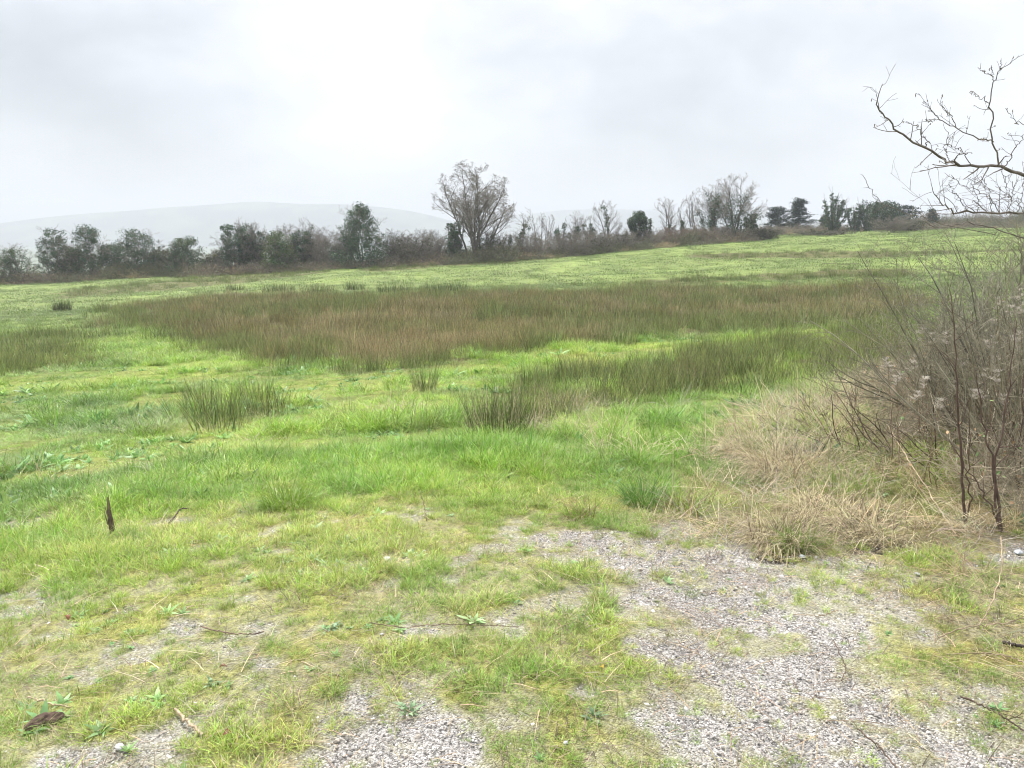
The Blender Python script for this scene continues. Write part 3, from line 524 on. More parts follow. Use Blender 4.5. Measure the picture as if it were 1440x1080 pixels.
# the hedge line, from the low end of the field to the far top corner: (name, column, top row, width, distance, label, options)
DG = np.array([.06, .09, .045]); OLV = np.array([.09, .10, .048]); LAU = np.array([.075, .115, .035])
TREES = [
 ('ivy_bush', 20, 344, 52, 106, 'low brownish ivy bush at the end of the hedge where the field is lowest', 'bush', dict(kind='ivied', h=.8, col=DG, tw=HAW, n=42)),
 ('ivy_tree', 78, 321, 50, 108, 'ivy-clad hawthorn with bare twigs sweeping to one side, next to the end bush', 'tree', dict(kind='ivied', h=.9, col=IVY, n=58)),
 ('ivy_tree', 128, 319, 56, 108, 'ivy-clad hawthorn with a dark leafy top and bare twig crown beside it', 'tree', dict(kind='ivied', h=.92, n=64)),
 ('ivy_tree', 192, 323, 64, 108, 'broad ivy-clad hawthorn with two leafy humps above a straw heap', 'tree', dict(kind='ivied', h=.9, n=84)),
 ('evergreen_bush', 260, 339, 54, 107, 'rounded grey green bush with no bare twigs above it', 'bush', dict(kind='ivied', h=.97, col=DG * 1.1, n=80)),
 ('hedge_bush', 300, 350, 40, 108, 'low olive bush in the gap of the hedge', 'bush', dict(kind='ivied', h=.85, col=OLV, n=36)),
 ('ivy_tree', 331, 309, 42, 106, 'upright ivy-clad tree shaped like a drum under a fuzz of pale twigs', 'tree', dict(kind='ivied', h=.82, shape='drum', n=70)),
 ('ivy_tree', 362, 314, 34, 108, 'slim ivy-clad tree close behind the drum-shaped one', 'tree', dict(kind='ivied', h=.78, shape='drum', n=42)),
 ('laurel_bush', 392, 322, 48, 104, 'glossy bush with fresh lighter green leaves among dark ivy trees', 'bush', dict(kind='ivied', h=.85, col=LAU, n=66)),
 ('ivy_tree', 425, 309, 40, 106, 'dark ivy tree with tall bare shoots standing on top', 'tree', dict(kind='ivied', h=.72, n=52)),
 ('hawthorn_bush', 458, 328, 48, 105, 'grey twiggy leafless bush just before the tall pointed ivy tree', 'bush', dict(kind='thicket')),
 ('ivy_tree', 508, 292, 84, 104, 'tallest ivy-smothered tree, pointed like a cone', 'tree', dict(kind='ivied', h=.95, shape='cone', n=150, col=IVY * 1.1)),
 ('hawthorn_bush', 556, 324, 48, 106, 'dark leafless hawthorn just past the pointed ivy tree', 'bush', dict(kind='thicket', tw=HAW * .8, leaf=.3)),
 ('hawthorn_bush', 594, 324, 50, 107, 'purplish leafless hawthorn midway between the pointed ivy tree and the great bare tree', 'bush', dict(kind='thicket', leaf=.15)),
 ('ivy_stump_tree', 640, 310, 26, 106, 'short ivy pillar leaning against the great bare tree', 'tree', dict(kind='ivied', h=.9, shape='drum', n=50, col=IVY * 1.15)),
 ('great_bare_tree', 668, 231, 116, 107, 'great leafless spreading tree with an ivy-wrapped middle stem', 'tree', dict(kind='bare', stems=9, fan=46, ks=(11, 9, 8, 4), r0=.21, up=.035, ivy=(.68, .55, 1.), ivystems=2, t0=.3, base=.5, ratios=(.4, .46, .5), angs=(30, 34, 36))),
 ('bare_tree', 716, 290, 50, 108, 'small leafless tree leaning away from the great bare tree', 'tree', dict(kind='bare', stems=2, fan=20, ks=(9, 6, 5), r0=.12, ivy=(.6, .35, .9), lean=.2)),
 ('bare_tree', 733, 298, 22, 112, 'thin ivied pole tree right behind the small leaning tree', 'tree', dict(kind='bare', stems=2, fan=10, ks=(9, 6, 4), r0=.1, ivy=(.75, .4, .8))),
 ('bare_tree', 757, 297, 26, 112, 'wispy pale leafless tree rising from brown scrub', 'tree', dict(kind='bare', stems=3, fan=16, ks=(9, 6, 4), r0=.08, ivy=(.4, .3, .6))),
 ('ivy_tree', 790, 307, 17, 112, 'pair of narrow ivy spikes joined at the foot', 'tree', dict(kind='pollard', stems=3, ks=(3, 3), ir=.4, iz=1.)),
 ('bare_tree', 808, 297, 32, 114, 'pale leafless tree in front of the distant mist, ivied low down', 'tree', dict(kind='bare', stems=5, fan=16, ks=(8, 6, 4), r0=.09, ivy=(.6, .35, .6))),
 ('bare_tree', 828, 304, 26, 114, 'short bushy leafless tree wrapped in thin ivy', 'tree', dict(kind='bare', stems=4, fan=18, ks=(8, 6, 4), r0=.08, ivy=(.75, .35, .7))),
 ('bare_tree', 853, 281, 46, 114, 'leafless tree with one ivy-sleeved column and a spray of thin bare limbs', 'tree', dict(kind='bare', stems=4, fan=30, ks=(9, 6, 5), r0=.11, ivy=(.85, .42, 1.), ivystems=1)),
 ('evergreen_tree', 896, 296, 33, 114, 'small round-headed dark evergreen standing alone in the hedge', 'tree', dict(kind='evergreen', n=90)),
 ('ivy_tree', 911, 308, 10, 115, 'thin ivy post touching the round evergreen', 'tree', dict(kind='pollard', stems=2, ks=(2, 3), ir=.3, iz=1.)),
 ('bare_tree', 940, 275, 40, 117, 'leafless tree with a rounded twig crown and ivied lower trunk', 'tree', dict(kind='bare', stems=3, fan=26, ks=(10, 7, 5), r0=.13, ivy=(.45, .5, 1.), ivystems=1)),
 ('bare_tree', 962, 279, 20, 120, 'slender leafless tree with an ivied trunk', 'tree', dict(kind='bare', stems=2, fan=10, ks=(9, 6, 4), r0=.1, ivy=(.5, .3, 1.))),
 ('bare_tree', 976, 268, 30, 120, 'tall thin leafless tree beside the big ivied clump', 'tree', dict(kind='bare', stems=3, fan=14, ks=(10, 7, 4), r0=.11)),
 ('bare_tree', 1001, 259, 54, 119, 'many-stemmed tree with dark ivy climbing halfway up', 'tree', dict(kind='bare', stems=5, fan=22, ks=(11, 7, 5), r0=.13, ivy=(.8, .75, 1.))),
 ('bare_tree', 1032, 246, 84, 119, 'wide leafless tree with a tall rounded crown above thick ivy', 'tree', dict(kind='bare', stems=6, fan=34, ks=(12, 8, 6), r0=.17, ivy=(.62, 1.15, 1.))),
 ('ivy_tree', 1054, 303, 17, 121, 'short ivy pillar under the edge of the widest rounded crown', 'tree', dict(kind='ivied', h=.95, shape='drum', n=30)),
 ('conifer_tree', 1091, 294, 30, 150, 'smaller of two dark conifers', 'tree', dict(kind='conifer', nb=52, fall=.6)),
 ('conifer_tree', 1120, 283, 36, 150, 'larger of two dark conifers, with a pointed tiered top', 'tree', dict(kind='conifer', nb=64)),
 ('ivy_tree', 1156, 300, 14, 165, 'little dark tree peeping up before the fan-shaped ivy tree', 'tree', dict(kind='ivied', n=26)),
 ('pollard_tree', 1168, 263, 46, 140, 'ivy-sleeved tree whose thick limbs fan out like fingers', 'tree', dict(kind='pollard', stems=9, iz=.84, ir=.42)),
 ('pollard_tree', 1200, 283, 30, 142, 'ivied tree with short limbs beside the fan-shaped one', 'tree', dict(kind='pollard', stems=6, iz=.95, ir=.5)),
 ('pollard_tree', 1219, 278, 28, 142, 'ivied tree with bare tips in front of the wide dark evergreen', 'tree', dict(kind='pollard', stems=5, iz=.9, ir=.5)),
 ('evergreen_tree', 1236, 284, 58, 146, 'wide dome-shaped dark evergreen', 'tree', dict(kind='evergreen', n=150, z0=.12)),
 ('conifer_tree', 1266, 293, 34, 150, 'flat-topped dark pine at the end of the evergreen dome', 'tree', dict(kind='conifer', nb=40, fall=.2)),
 ('hawthorn_tree', 1254, 303, 50, 122, 'round grey leafless hawthorn with a short trunk in the field edge', 'tree', dict(kind='thicket', stems=11, ks=(9, 7, 5), tw=HAW * 1.05)),
 ('hawthorn_tree', 1277, 308, 36, 124, 'darker leafless hawthorn merging into the round grey one', 'tree', dict(kind='thicket', stems=9, tw=HAW * .75, leaf=.4)),
 ('pine_tree', 1292, 296, 18, 185, 'tiny feathery pale tree on the far skyline', 'tree', dict(kind='bare', stems=3, fan=18, ks=(8, 6, 4), r0=.1)),
 ('pine_tree', 1307, 296, 14, 185, 'tiny dark pointed pine on the far skyline', 'tree', dict(kind='conifer', nb=36)),
 ('scrub_bush', 1071, 320, 40, 117, 'dark rounded scrub bush at the field edge below the big ivied clump', 'bush', dict(kind='thicket', tw=HAW * .7, stems=14, leaf=.6)),
 ('scrub_bush', 1156, 325, 64, 122, 'long low scrub mound out in the field in front of the fan-shaped ivy tree', 'bush', dict(kind='thicket', tw=HAW * .75, stems=20, leaf=.4)),
 ('scrub_bush', 800, 326, 60, 108, 'low brown scrub in front of the thin pale trees', 'bush', dict(kind='thicket', tw=HAW * 1.0, stems=14)),
 ('scrub_bush', 745, 328, 70, 107, 'purple brown scrub beside the small leaning tree', 'bush', dict(kind='thicket', tw=HAW * 1.05, stems=16)),
 ('scrub_bush', 872, 322, 64, 112, 'brown scrub at the foot of the round evergreen', 'bush', dict(kind='thicket', tw=HAW * 1., stems=15, leaf=.2)),
 ('scrub_bush', 942, 318, 70, 116, 'reddish brown scrub at the foot of the rounded twig-crowned tree', 'bush', dict(kind='thicket', tw=HAW * np.array([1.15, .95, .9]), stems=16)),
 ('scrub_bush', 1015, 318, 60, 117, 'grey brown scrub wrapped round the foot of the many-stemmed ivied tree', 'bush', dict(kind='thicket', tw=HAW * .95, stems=15, leaf=.3)),
]
TREES += [
 ('scrub_bush', 100, 346, 50, 108, 'dim olive scrub filling the gap between the first two ivy-clad hawthorns', 'bush', dict(kind='ivied', h=.85, col=OLV * .8, n=44, tw=HAW)),
 ('scrub_bush', 158, 346, 50, 109, 'dark scrub low between two ivy-clad hawthorns, second gap from the end', 'bush', dict(kind='ivied', h=.9, col=DG * .9, n=44, tw=HAW)),
 ('scrub_bush', 228, 350, 44, 108, 'grey scrub skirting the two-humped ivy-clad hawthorn', 'bush', dict(kind='ivied', h=.8, col=OLV * .85, n=40, tw=HAW)),
 ('hawthorn_bush', 346, 316, 60, 109, 'pale fuzzy leafless thorn behind the drum-shaped ivy tree', 'bush', dict(kind='thicket', stems=14)),
 ('hawthorn_bush', 410, 318, 60, 109, 'grey leafless thorn behind the glossy lighter bush', 'bush', dict(kind='thicket', stems=14, tw=HAW * .9)),
 ('hawthorn_bush', 448, 318, 50, 109, 'tall thin grey leafless thorn behind the twiggy bush', 'bush', dict(kind='thicket', stems=12, tw=HAW * 1.05)),
 ('hawthorn_bush', 482, 322, 44, 106, 'mauve leafless thorn pressed against the pointed ivy tree', 'bush', dict(kind='thicket', stems=12, tw=HAW * .85)),
 ('hawthorn_bush', 575, 330, 60, 104, 'low dark thorn scrub in front of the leafless hawthorns', 'bush', dict(kind='thicket', stems=14, tw=HAW * .8, leaf=.5)),
 ('hawthorn_bush', 618, 326, 50, 108, 'leafless thorn just before the ivy pillar and great bare tree', 'bush', dict(kind='thicket', stems=13)),
 ('hawthorn_bush', 690, 326, 50, 108, 'dark thorn scrub under the great bare tree', 'bush', dict(kind='thicket', stems=13, tw=HAW * .8, leaf=.4)),
 ('bare_tree', 770, 300, 24, 114, 'faint leafless tree beside the narrow ivy spikes', 'tree', dict(kind='bare', stems=3, fan=16, ks=(8, 6, 4), r0=.08, ivy=(.3, .3, .6))),
 ('scrub_bush', 838, 324, 60, 110, 'greyish scrub in front of the ivy-sleeved column', 'bush', dict(kind='thicket', stems=15, leaf=.3)),
 ('scrub_bush', 908, 322, 50, 113, 'brown scrub between the round evergreen and the twig-crowned tree', 'bush', dict(kind='thicket', stems=14)),
 ('scrub_bush', 980, 318, 60, 116, 'brown scrub below the tall thin leafless tree', 'bush', dict(kind='thicket', stems=15, tw=HAW * np.array([1.1, .95, .9]))),
]
for i, (nm, px, top, wd, d, lab, cat, k) in enumerate(TREES):
    tree(nm, px, top, wd, d, lab, cat, seed=i + 3, group='trees and bushes along the far hedge', **k)

# low tangle of bramble along the foot of the hedge, and the far hedges behind it
def bramble_temp(seed, n, rad, hgt, w):
    rng = R(seed); a = rng.random(n) * 2 * PI; r = rad * np.sqrt(rng.random(n)); P = np.stack([r * np.cos(a), r * np.sin(a), 0 * a - .05], 1)
    D = np.stack([rng.normal(0, .6, n), rng.normal(0, .6, n), np.ones(n)], 1); p, q = grow(rng, P, D, hgt * rng.uniform(.6, 1.5, n), np.full(n, w), 5, .3, -.14, .5); p[:, :, 2] = np.abs(p[:, :, 2])
    P2, D2, L2, R2 = sprout(rng, p, q, hgt * np.ones(n), 3, .2, 50, .45, .8); p2, q2 = grow(rng, P2, D2, L2, R2, 2, .2, -.05, .6); p2[:, :, 2] = np.abs(p2[:, :, 2])
    V1, F1 = tubes(p, q, 3); V2, F2 = tubes(p2, q2, 3); lp = p2[:, -1][rng.random(len(p2)) < .35]; V3, F3 = leaves(rng, lp, w * 9, .5)
    return join([(V1, F1, rep(rng.uniform(.75, 1.25, (n, 1)) * np.ones((1, 3)), 18)), (V2, F2, np.ones(3)), (V3, F3, rep(np.where(rng.random((len(lp), 1)) < .45, np.array([[.55, .95, .5]]), np.array([[1.25, .95, .75]])), 4))])
def hedge_strip(pts, wd, dens, rng):
    out = []
    for (x0, y0), (x1, y1) in zip(pts[:-1], pts[1:]):
        n = int(dens * math.hypot(x1 - x0, y1 - y0)); t = rng.random(n); out.append(np.stack([x0 + (x1 - x0) * t, y0 + (y1 - y0) * t + rng.normal(0, wd, n)], 1))
    return np.vstack(out)
rng = R(501)
hl = [place(px, d)[:2] for px, d in ((-120, 104), (0, 105), (130, 106), (260, 106), (330, 104), (500, 103), (620, 105), (740, 106), (860, 110), (960, 114), (1060, 117))]
S = hedge_strip(hl, 1.3, 7.5, rng); hs = .5 + .95 * fbm(S[:, 0], S[:, 1], .15, 2, 7)
S2 = hedge_strip([place(px, d)[:2] for px, d in ((1040, 138), (1110, 142), (1180, 146), (1260, 150), (1330, 150))], 1.0, 5, rng); h2 = np.full(len(S2), 1.)
S3 = hedge_strip([place(px, d)[:2] for px, d in ((1270, 128), (1330, 136), (1440, 150), (1560, 160))], .8, 4, rng); h3 = np.full(len(S3), .75)
S4 = hedge_strip([place(px, d)[:2] for px, d in ((1280, 190), (1380, 200), (1600, 210))], 1.4, 7, rng); h4 = np.full(len(S4), 2.1)
S5 = hedge_strip([place(px, d)[:2] for px, d in ((560, 150), (700, 160), (850, 165), (1000, 170))], 1.4, 3, rng); h5 = np.full(len(S5), 1.4)
S = np.vstack([S, S2, S3, S4, S5]); hs = np.concatenate([hs, h2, h3, h4, h5]) * rng.uniform(.7, 1.3, len(S)); n = len(S)
tn = fbm(S[:, 0], S[:, 1], .09, 2, 77)[:, None]; tint = np.where(tn > .5, np.array([[.20, .172, .132]]), np.array([[.15, .15, .095]])) * rng.uniform(.75, 1.25, (n, 1))
stw = fbm(S[:, 0], S[:, 1], .35, 2, 79) + .1 * rng.random(n) > .74; tint[stw] = (.40, .33, .21); hs = np.where(stw, hs * .6, hs)
scatter('bramble_undergrowth', [bramble_temp(i, 46, .9, 1.5, .016) for i in range(4)], np.column_stack([S, terrain(S[:, 0], S[:, 1])]), rng.integers(0, 4, n), np.column_stack([np.zeros((n, 2)), rng.random(n) * 6.28]), np.column_stack([np.full((n, 2), 1.1), hs]), tint, M_BRAMB, 'brown bramble tangle along the foot of the far hedge', 'undergrowth')
# ------------------------------------------------------------------ grass, rushes, straw, stones: stuff scattered over the plan
def tuft(seed, n, rad, ln, wd, lean, bend, nseg=3, straw=.12, grad=None, sm=(1.9, 1.25, 2.6), cv=.42, **k):
    rng = R(seed); V, F, I, t = blades(rng, n, rad, ln, wd, lean, bend, nseg, **k)
    c = np.ones((n, 3)) * rng.uniform(1 - cv, 1 + cv, (n, 1)); c *= 1 + rng.normal(0, .08, (n, 3))
    s = rng.random(n) < straw; c[s] = np.array(sm) * rng.uniform(.7, 1.1, (int(s.sum()), 1)); c = c[I]
    if grad is not None: c = c * (1 + (np.array(grad)[None] - 1) * sstep(.45, .95, t)[:, None])
    return V, F, c
def weed(seed, n=9, ln=.06, wd=.028):
    rng = R(seed); V, F, I, t = blades(rng, n, .012, ln, wd, 1.05, .5, 3, lv=.25, wtip=.3)
    w = np.sin(np.clip(t * .85 + .15, 0, 1) * PI) * .9 + .25; V = V.reshape(-1, 2, 3); m = V.mean(1, keepdims=True); V = m + (V - m) * w.reshape(-1, 2)[:, :1, None]
    return V.reshape(-1, 3), F, np.ones((len(I), 3)) * np.array([.8, .95, 1.9]) * rng.uniform(.8, 1.2, (n, 1))[I]
EU = lambda rng, n, tilt=.12: np.column_stack([rng.normal(0, tilt, (n, 2)), rng.random(n) * 6.283])
def z3(P): return np.column_stack([P, terrain(P[:, 0], P[:, 1])])

def build_near_grass():
    rng = R(11); T_ = [tuft(i, 46, .055, .062, .0034, .55, .9, straw=.10) for i in range(3)] + [tuft(5, 52, .05, .10, .0036, .42, .8, straw=.08), tuft(6, 50, .06, .055, .0026, .95, .9, straw=.75), weed(7), weed(8, 12, .08, .03), tuft(9, 26, .08, .12, .0026, 1.15, .5, straw=.9)]
    P = spots(rng, 760, 1.2, 7.2); g, rush, straw, deep, _ = plan(P); x, y = P[:, 0], P[:, 1]; r = np.hypot(x, y)
    cov = .55 + .7 * sstep(.38, .62, fbm(x, y, 3.1, 3, 71)); cov = np.minimum(cov + sstep(4, 5.5, r) * .5, 1)
    keep = rng.random(len(P)) < cov * (1 - g) ** 1.3 * (1 - .7 * straw) + .10
    keep &= rng.random(len(P)) < 1 - .55 * sstep(3.2, 7, r)
    P, g, straw, deep, r = P[keep], g[keep], straw[keep], deep[keep], r[keep]; n = len(P); x, y = P[:, 0], P[:, 1]
    lush = sstep(.5, .72, fbm(x, y, 1.5, 3, 14)); u = rng.random(n)
    var = np.where(u < .62, rng.integers(0, 3, n), 4); var = np.where((u < .2 + .5 * lush) & (r > 3.2) & (straw < .3), 3, var); dry = fbm(x, y, 2.2, 3, 15)
    var = np.where((var == 4) & (dry < .52), rng.integers(0, 3, n), var)
    wd = (fbm(x, y, 2.7, 2, 29) > .60) & (rng.random(n) < .08); var = np.where(wd, 5 + rng.integers(0, 2, n), var); var = np.where(rng.random(n) < .04 + .25 * straw, 7, var)
    s = (.38 + .28 * lush + .6 * sstep(4, 6.5, r)) * rng.uniform(.6, 1.4, n) * (1 - .5 * sstep(.1, .6, g)); scl = np.column_stack([s * 1.1, s * 1.1, s])
    col = grass_colour(P, deep, straw * .6) * rng.uniform(.6, 1.35, (n, 1)); gg = sstep(.48, .66, fbm(x, y, 1.9, 3, 91))[:, None]; col = col * (1 - .5 * gg) + DEEPG * 1.25 * .5 * gg
    scatter('grass', T_, z3(P), var, EU(rng, n), scl, col, M_GRASS, 'short patchy yellow green grass growing through the gravel', 'grass'); print('near grass', n)

def build_mid_grass():
    rng = R(12); T_ = [tuft(20 + i, 56, .13, .14, .0066, .6, 1.1, straw=.08) for i in range(3)] + [tuft(25, 60, .11, .21, .006, .45, 1.2, straw=.05), tuft(26, 50, .14, .16, .005, .8, .9, straw=.55), weed(27, 14, .17, .055), tuft(28, 60, .16, .12, .005, 1.1, .6, straw=.1)]
    P = np.vstack([spots(rng, 95, 5.6, 13, 46), spots(rng, 42, 13, 26, 44)]); g, rush, straw, deep, _ = plan(P)
    keep = (rng.random(len(P)) < (1 - hollow(P)) * (1 - g) * (1 - .35 * straw) * (1 - .6 * np.clip(rush, 0, 1))) & (rng.random(len(P)) < sstep(5.2, 7.5, np.hypot(P[:, 0], P[:, 1])) + .1)
    P, straw, deep, rush = P[keep], straw[keep], deep[keep], rush[keep]; n = len(P); x, y = P[:, 0], P[:, 1]; r = np.hypot(x, y); u = rng.random(n)
    tall = fbm(x, y, .8, 3, 33); var = np.where(u < .75, rng.integers(0, 3, n), 6); var = np.where((tall > .55) & (u < .6), 3, var); var = np.where(fbm(x, y, 1.1, 3, 35) > .60, 4, var); var = np.where((fbm(x, y, .9, 2, 36) > .62) & (rng.random(n) < .2), 5, var); var = np.where((fbm(x, y, .6, 2, 38) < .36), 6, var)
    s = (.42 + .6 * sstep(.35, .7, tall)) * rng.uniform(.6, 1.4, n) * (.62 + .38 * sstep(6, 9, r)); scl = np.column_stack([s * 1.15, s * 1.15, s])
    col = grass_colour(P, deep, straw) * rng.uniform(.55, 1.4, (n, 1)) * 1.02
    scatter('meadow_grass', T_, z3(P), var, EU(rng, n, .15), scl, col, M_GRASS, 'lush bright green tussocky grass between lay-by and rushes', 'grass'); print('mid grass', n)

def build_far_grass():
    rng = R(13); T_ = [tuft(40 + i, 60, .34, .20, .011, .4, .8, 2, straw=.1) for i in range(3)] + [tuft(45, 60, .8, .13, .026, .5, .7, 2, straw=.12), tuft(46, 60, .9, .2, .024, .4, .7, 2, straw=.1)]
    P = np.vstack([spots(rng, 7.5, 24, 62, 43), spots(rng, 1.15, 60, 150, 42)]); g, rush, straw, deep, _ = plan(P); keep = rng.random(len(P)) < 1 - .8 * rush
    P, deep, straw = P[keep], deep[keep], straw[keep]; n = len(P); x, y = P[:, 0], P[:, 1]; r = np.hypot(x, y)
    var = np.where(r < 61, rng.integers(0, 3, n), 3 + rng.integers(0, 2, n)); s = rng.uniform(.6, 1.2, n) * (.55 + .8 * fbm(x, y, .3, 3, 52)); scl = np.column_stack([s * 1.2, s * 1.2, s * .8])
    col = grass_colour(P, deep, straw) * np.where(r[:, None] > 55, rng.uniform(.9, 1.08, (n, 1)), rng.uniform(.75, 1.2, (n, 1))); st = (fbm(x, y, .16, 4, 58) > .56)[:, None] * .35; col = col * (1 - st) + np.array([.16, .21, .07]) * st
    scatter('pasture_grass', T_, z3(P), var, EU(rng, n, .1), scl, col, M_GRASS, 'pale green pasture grass beyond the rush bed', 'grass'); print('far grass', n)

RG = np.array([.105, .135, .045]); RB = np.array([.205, .187, .10]); ROL = np.array([.15, .145, .06])
def rush_temp(seed, n=46, rad=.24, ln=.36, wd=.007, lean=.24, straw=.2): return tuft(seed, n, rad, ln, wd, lean, .22, 2, straw=straw, grad=(1.2, 1.05, 1.0), sm=(2.1, 1.95, 2.0), cv=.6, lv=.4, wtip=.35)
def build_rushes():
    rng = R(14); T_ = [rush_temp(60 + i) for i in range(4)] + [rush_temp(66, 52, .45, .36, .012, .28), rush_temp(67, 52, .45, .40, .012, .25)]
    P = np.vstack([spots(rng, 15, 8, 30, 44), spots(rng, 6.5, 30, 62, 42), spots(rng, 1.6, 62, 130, 42)]); g, rush, straw, deep, dd = plan(P); x, y = P[:, 0], P[:, 1]
    cl = fbm(x, y, .8, 3, 81); k = rush * np.where(dd[0] < .3, .16 + .8 * sstep(.34, .56, cl), sstep(.34, .56, cl) * .9 + .15); keep = rng.random(len(P)) < k
    P, rush, straw = P[keep], rush[keep], straw[keep]; d1 = dd[0][keep]; n = len(P); x, y = P[:, 0], P[:, 1]; r = np.hypot(x, y)
    var = np.where(r < 30, rng.integers(0, 4, n), 4 + rng.integers(0, 2, n)); tl = fbm(x, y, .28, 3, 83)
    edge = np.exp(-(np.minimum(d1, 0) / 1.6) ** 2); gr = sstep(.44, .58, .5 * fbm(x, y, .22, 4, 85) + .5 * fbm(x, y, .9, 3, 86) + .10 * edge + .12 * (d1 > .3) + rng.normal(0, .04, n))[:, None]; ol = sstep(.4, .65, fbm(x, y, .5, 3, 87))[:, None]
    col = (RB * (1 - ol) + ROL * ol) * (1 - gr) + RG * 1.15 * gr; col = col * rng.uniform(.7, 1.35, (n, 1))
    s = rng.uniform(.6, 1.3, n) * (.6 + .8 * tl) * np.where(d1 < .3, 1, .85); scl = np.column_stack([s * 1.05, s * 1.05, s])
    scatter('rushes', T_, z3(P), var, EU(rng, n, .07), scl, col, M_RUSH, 'bed of brown-tipped rushes filling the wet hollow of the field', 'rushes'); print('rushes', n)

def build_straw():
    rng = R(15); T_ = [tuft(80 + i, 60, .14, .32, .0044, 1.0, 1.3, 4, straw=.0) for i in range(3)] + [tuft(84, 44, .18, .40, .004, 1.15, .5, 4, straw=0), tuft(85, 30, .25, .3, .004, 1.4, .25, 3, straw=0)]
    P = spots(rng, 60, 2.2, 17, 47); g, rush, straw, deep, _ = plan(P); x, y = P[:, 0], P[:, 1]; r = np.hypot(x, y)
    k = straw * (.28 + .8 * sstep(.42, .6, fbm(x, y, 1.6, 3, 101))) + .25 * sstep(.62, .7, fbm(x, y, 1.3, 3, 103)) * (r > 5) * (r < 11) * (1 - g); edge = sstep(.25, -.1, sdf(P, STRAW)) * sstep(5.4, 4.2, r); k = np.maximum(k, .5 * edge)
    keep = rng.random(len(P)) < k * (1 - hollow(P)); P = P[keep]; straw = straw[keep]; n = len(P); x, y = P[:, 0], P[:, 1]; r = np.hypot(x, y)
    var = rng.integers(0, 5, n); var = np.where((r < 4.9) & (var < 3) & (rng.random(n) < .6), 4, var); s = rng.uniform(.55, 1.15, n) * (.7 + .4 * sstep(4, 6.5, r)); scl = np.column_stack([s, s, s * .95])
    t = fbm(x, y, .9, 3, 107)[:, None]; col = np.array([STR, [.42, .34, .21], [.38, .35, .27], [.28, .22, .14]])[np.where(t[:, 0] > .46, 0, 1) * (rng.random(n) < .6) + (rng.random(n) < .35) * rng.integers(1, 3, n)] * rng.uniform(.65, 1.2, (n, 1)); pk = sstep(5.5, 8.5, r)[:, None] * sstep(1.6, 3.5, x)[:, None] * .6; col = col * (1 - pk) + np.array([.31, .265, .18]) * pk
    scatter('dry_grass', T_, z3(P), var, EU(rng, n, .25), scl, col, M_STRAW, 'bleached straw-coloured dead grass matted along the verge', 'dry grass'); print('straw', n)
    # prunings and dead stalks lying on the gravel edge
    rng = R(16); P = spots(rng, 110, 1.5, 6.5, 46); g, rush, straw, deep, _ = plan(P); x, y = P[:, 0], P[:, 1]
    dv = np.clip(.42 + .9 * straw + .8 * sstep(.9, 2.0, x - .05 * y) * sstep(6, 4.5, y) + .35 * sstep(.55, .7, fbm(x, y, 1.2, 3, 109)), 0, 1); keep = rng.random(len(P)) < dv; P = P[keep]; n = len(P)
    T2 = [tuft(120 + i, 14, .16, .10, .0032, 1.5, .12, 3, straw=0) for i in range(3)] + [tuft(124, 14, .13, .09, .003, 1.45, .3, 2, straw=0)]
    s = rng.uniform(.5, 1.15, n); col = np.array([[.33, .27, .17], [.24, .18, .12], [.12, .09, .065], [.36, .31, .21]])[rng.integers(0, 4, n)] * rng.uniform(.8, 1.2, (n, 1))
    scatter('plant_litter', T2, z3(P) + np.array([0, 0, .006]), rng.integers(0, 4, n), EU(rng, n, .06), np.column_stack([s, s, s * .6]), col, M_STRAW, 'dead stalks and grass litter strewn over the gravel edge', 'litter'); print('litter', n)

def build_gravel():
    m = leafmat('gravel_stone', True, 0, .85, .25, .3, 120); rng = R(17); T_ = []
    for i in range(5):
        V, F = blob(R(200 + i), 1, .75, .55, 1, .45, 1.3); T_.append((V, F, np.ones((len(V), 3))))
    P = spots(rng, 9000, 1.3, 5.4, 46); g, rush, straw, deep, _ = plan(P); keep = rng.random(len(P)) < g * .9 + .012; P = P[keep]; n = len(P)
    s = .0028 * np.exp(rng.normal(0, .42, n)) * (1 + .25 * sstep(2.5, 5, np.hypot(P[:, 0], P[:, 1]))); bg_ = rng.random(n) < .012; s[bg_] *= 2.
    col = np.array([[.46, .44, .41], [.33, .315, .295], [.56, .54, .51], [.20, .19, .175], [.40, .355, .30]])[rng.integers(0, 5, n)] * rng.uniform(.8, 1.2, (n, 1))
    scatter('gravel', T_, z3(P) + np.array([0, 0, -.008]), rng.integers(0, 5, n), np.column_stack([rng.normal(0, .5, (n, 2)), rng.random(n) * 6.28]), np.column_stack([s * rng.uniform(.8, 1.3, n), s, s]), col, m, 'loose pale grey gravel chippings on the lay-by', 'gravel'); print('gravel', n)
build_near_grass(); build_mid_grass(); build_far_grass(); build_rushes(); build_straw(); build_gravel()

def build_tangle():
    rng = R(18); T_ = [bramble_temp(300 + i, 70, .34, .55, .0026) for i in range(4)]; pl = poly([(1235, 575), (1290, 520), (1330, 470), (1400, 470), (1700, 500), (1700, 760), (1440, 735), (1330, 690), (1240, 640)])
    P = np.column_stack([rng.uniform(1.5, 8, 6000), rng.uniform(3.5, 14, 6000)]); d = sdf(P, pl); keep = (d < 0) & (rng.random(len(P)) < .05 + .2 * fbm(P[:, 0], P[:, 1], 1.2, 2, 5)); P = P[keep]; n = len(P); s = rng.uniform(.6, 1.25, n) * sstep(.1, -.9, d[keep] - .25)
    col = np.array([[.35, .305, .225], [.26, .23, .17], [.43, .375, .28]])[rng.integers(0, 3, n)] * rng.uniform(.8, 1.2, (n, 1))
    scatter('bramble_tangle', T_, z3(P), rng.integers(0, 4, n), EU(rng, n, .2), np.column_stack([s, s, s * 1.15]), col, M_BRAMB, 'tangle of dead brown bramble canes filling the foot of the thicket', 'undergrowth'); print('tangle', n)
build_tangle()
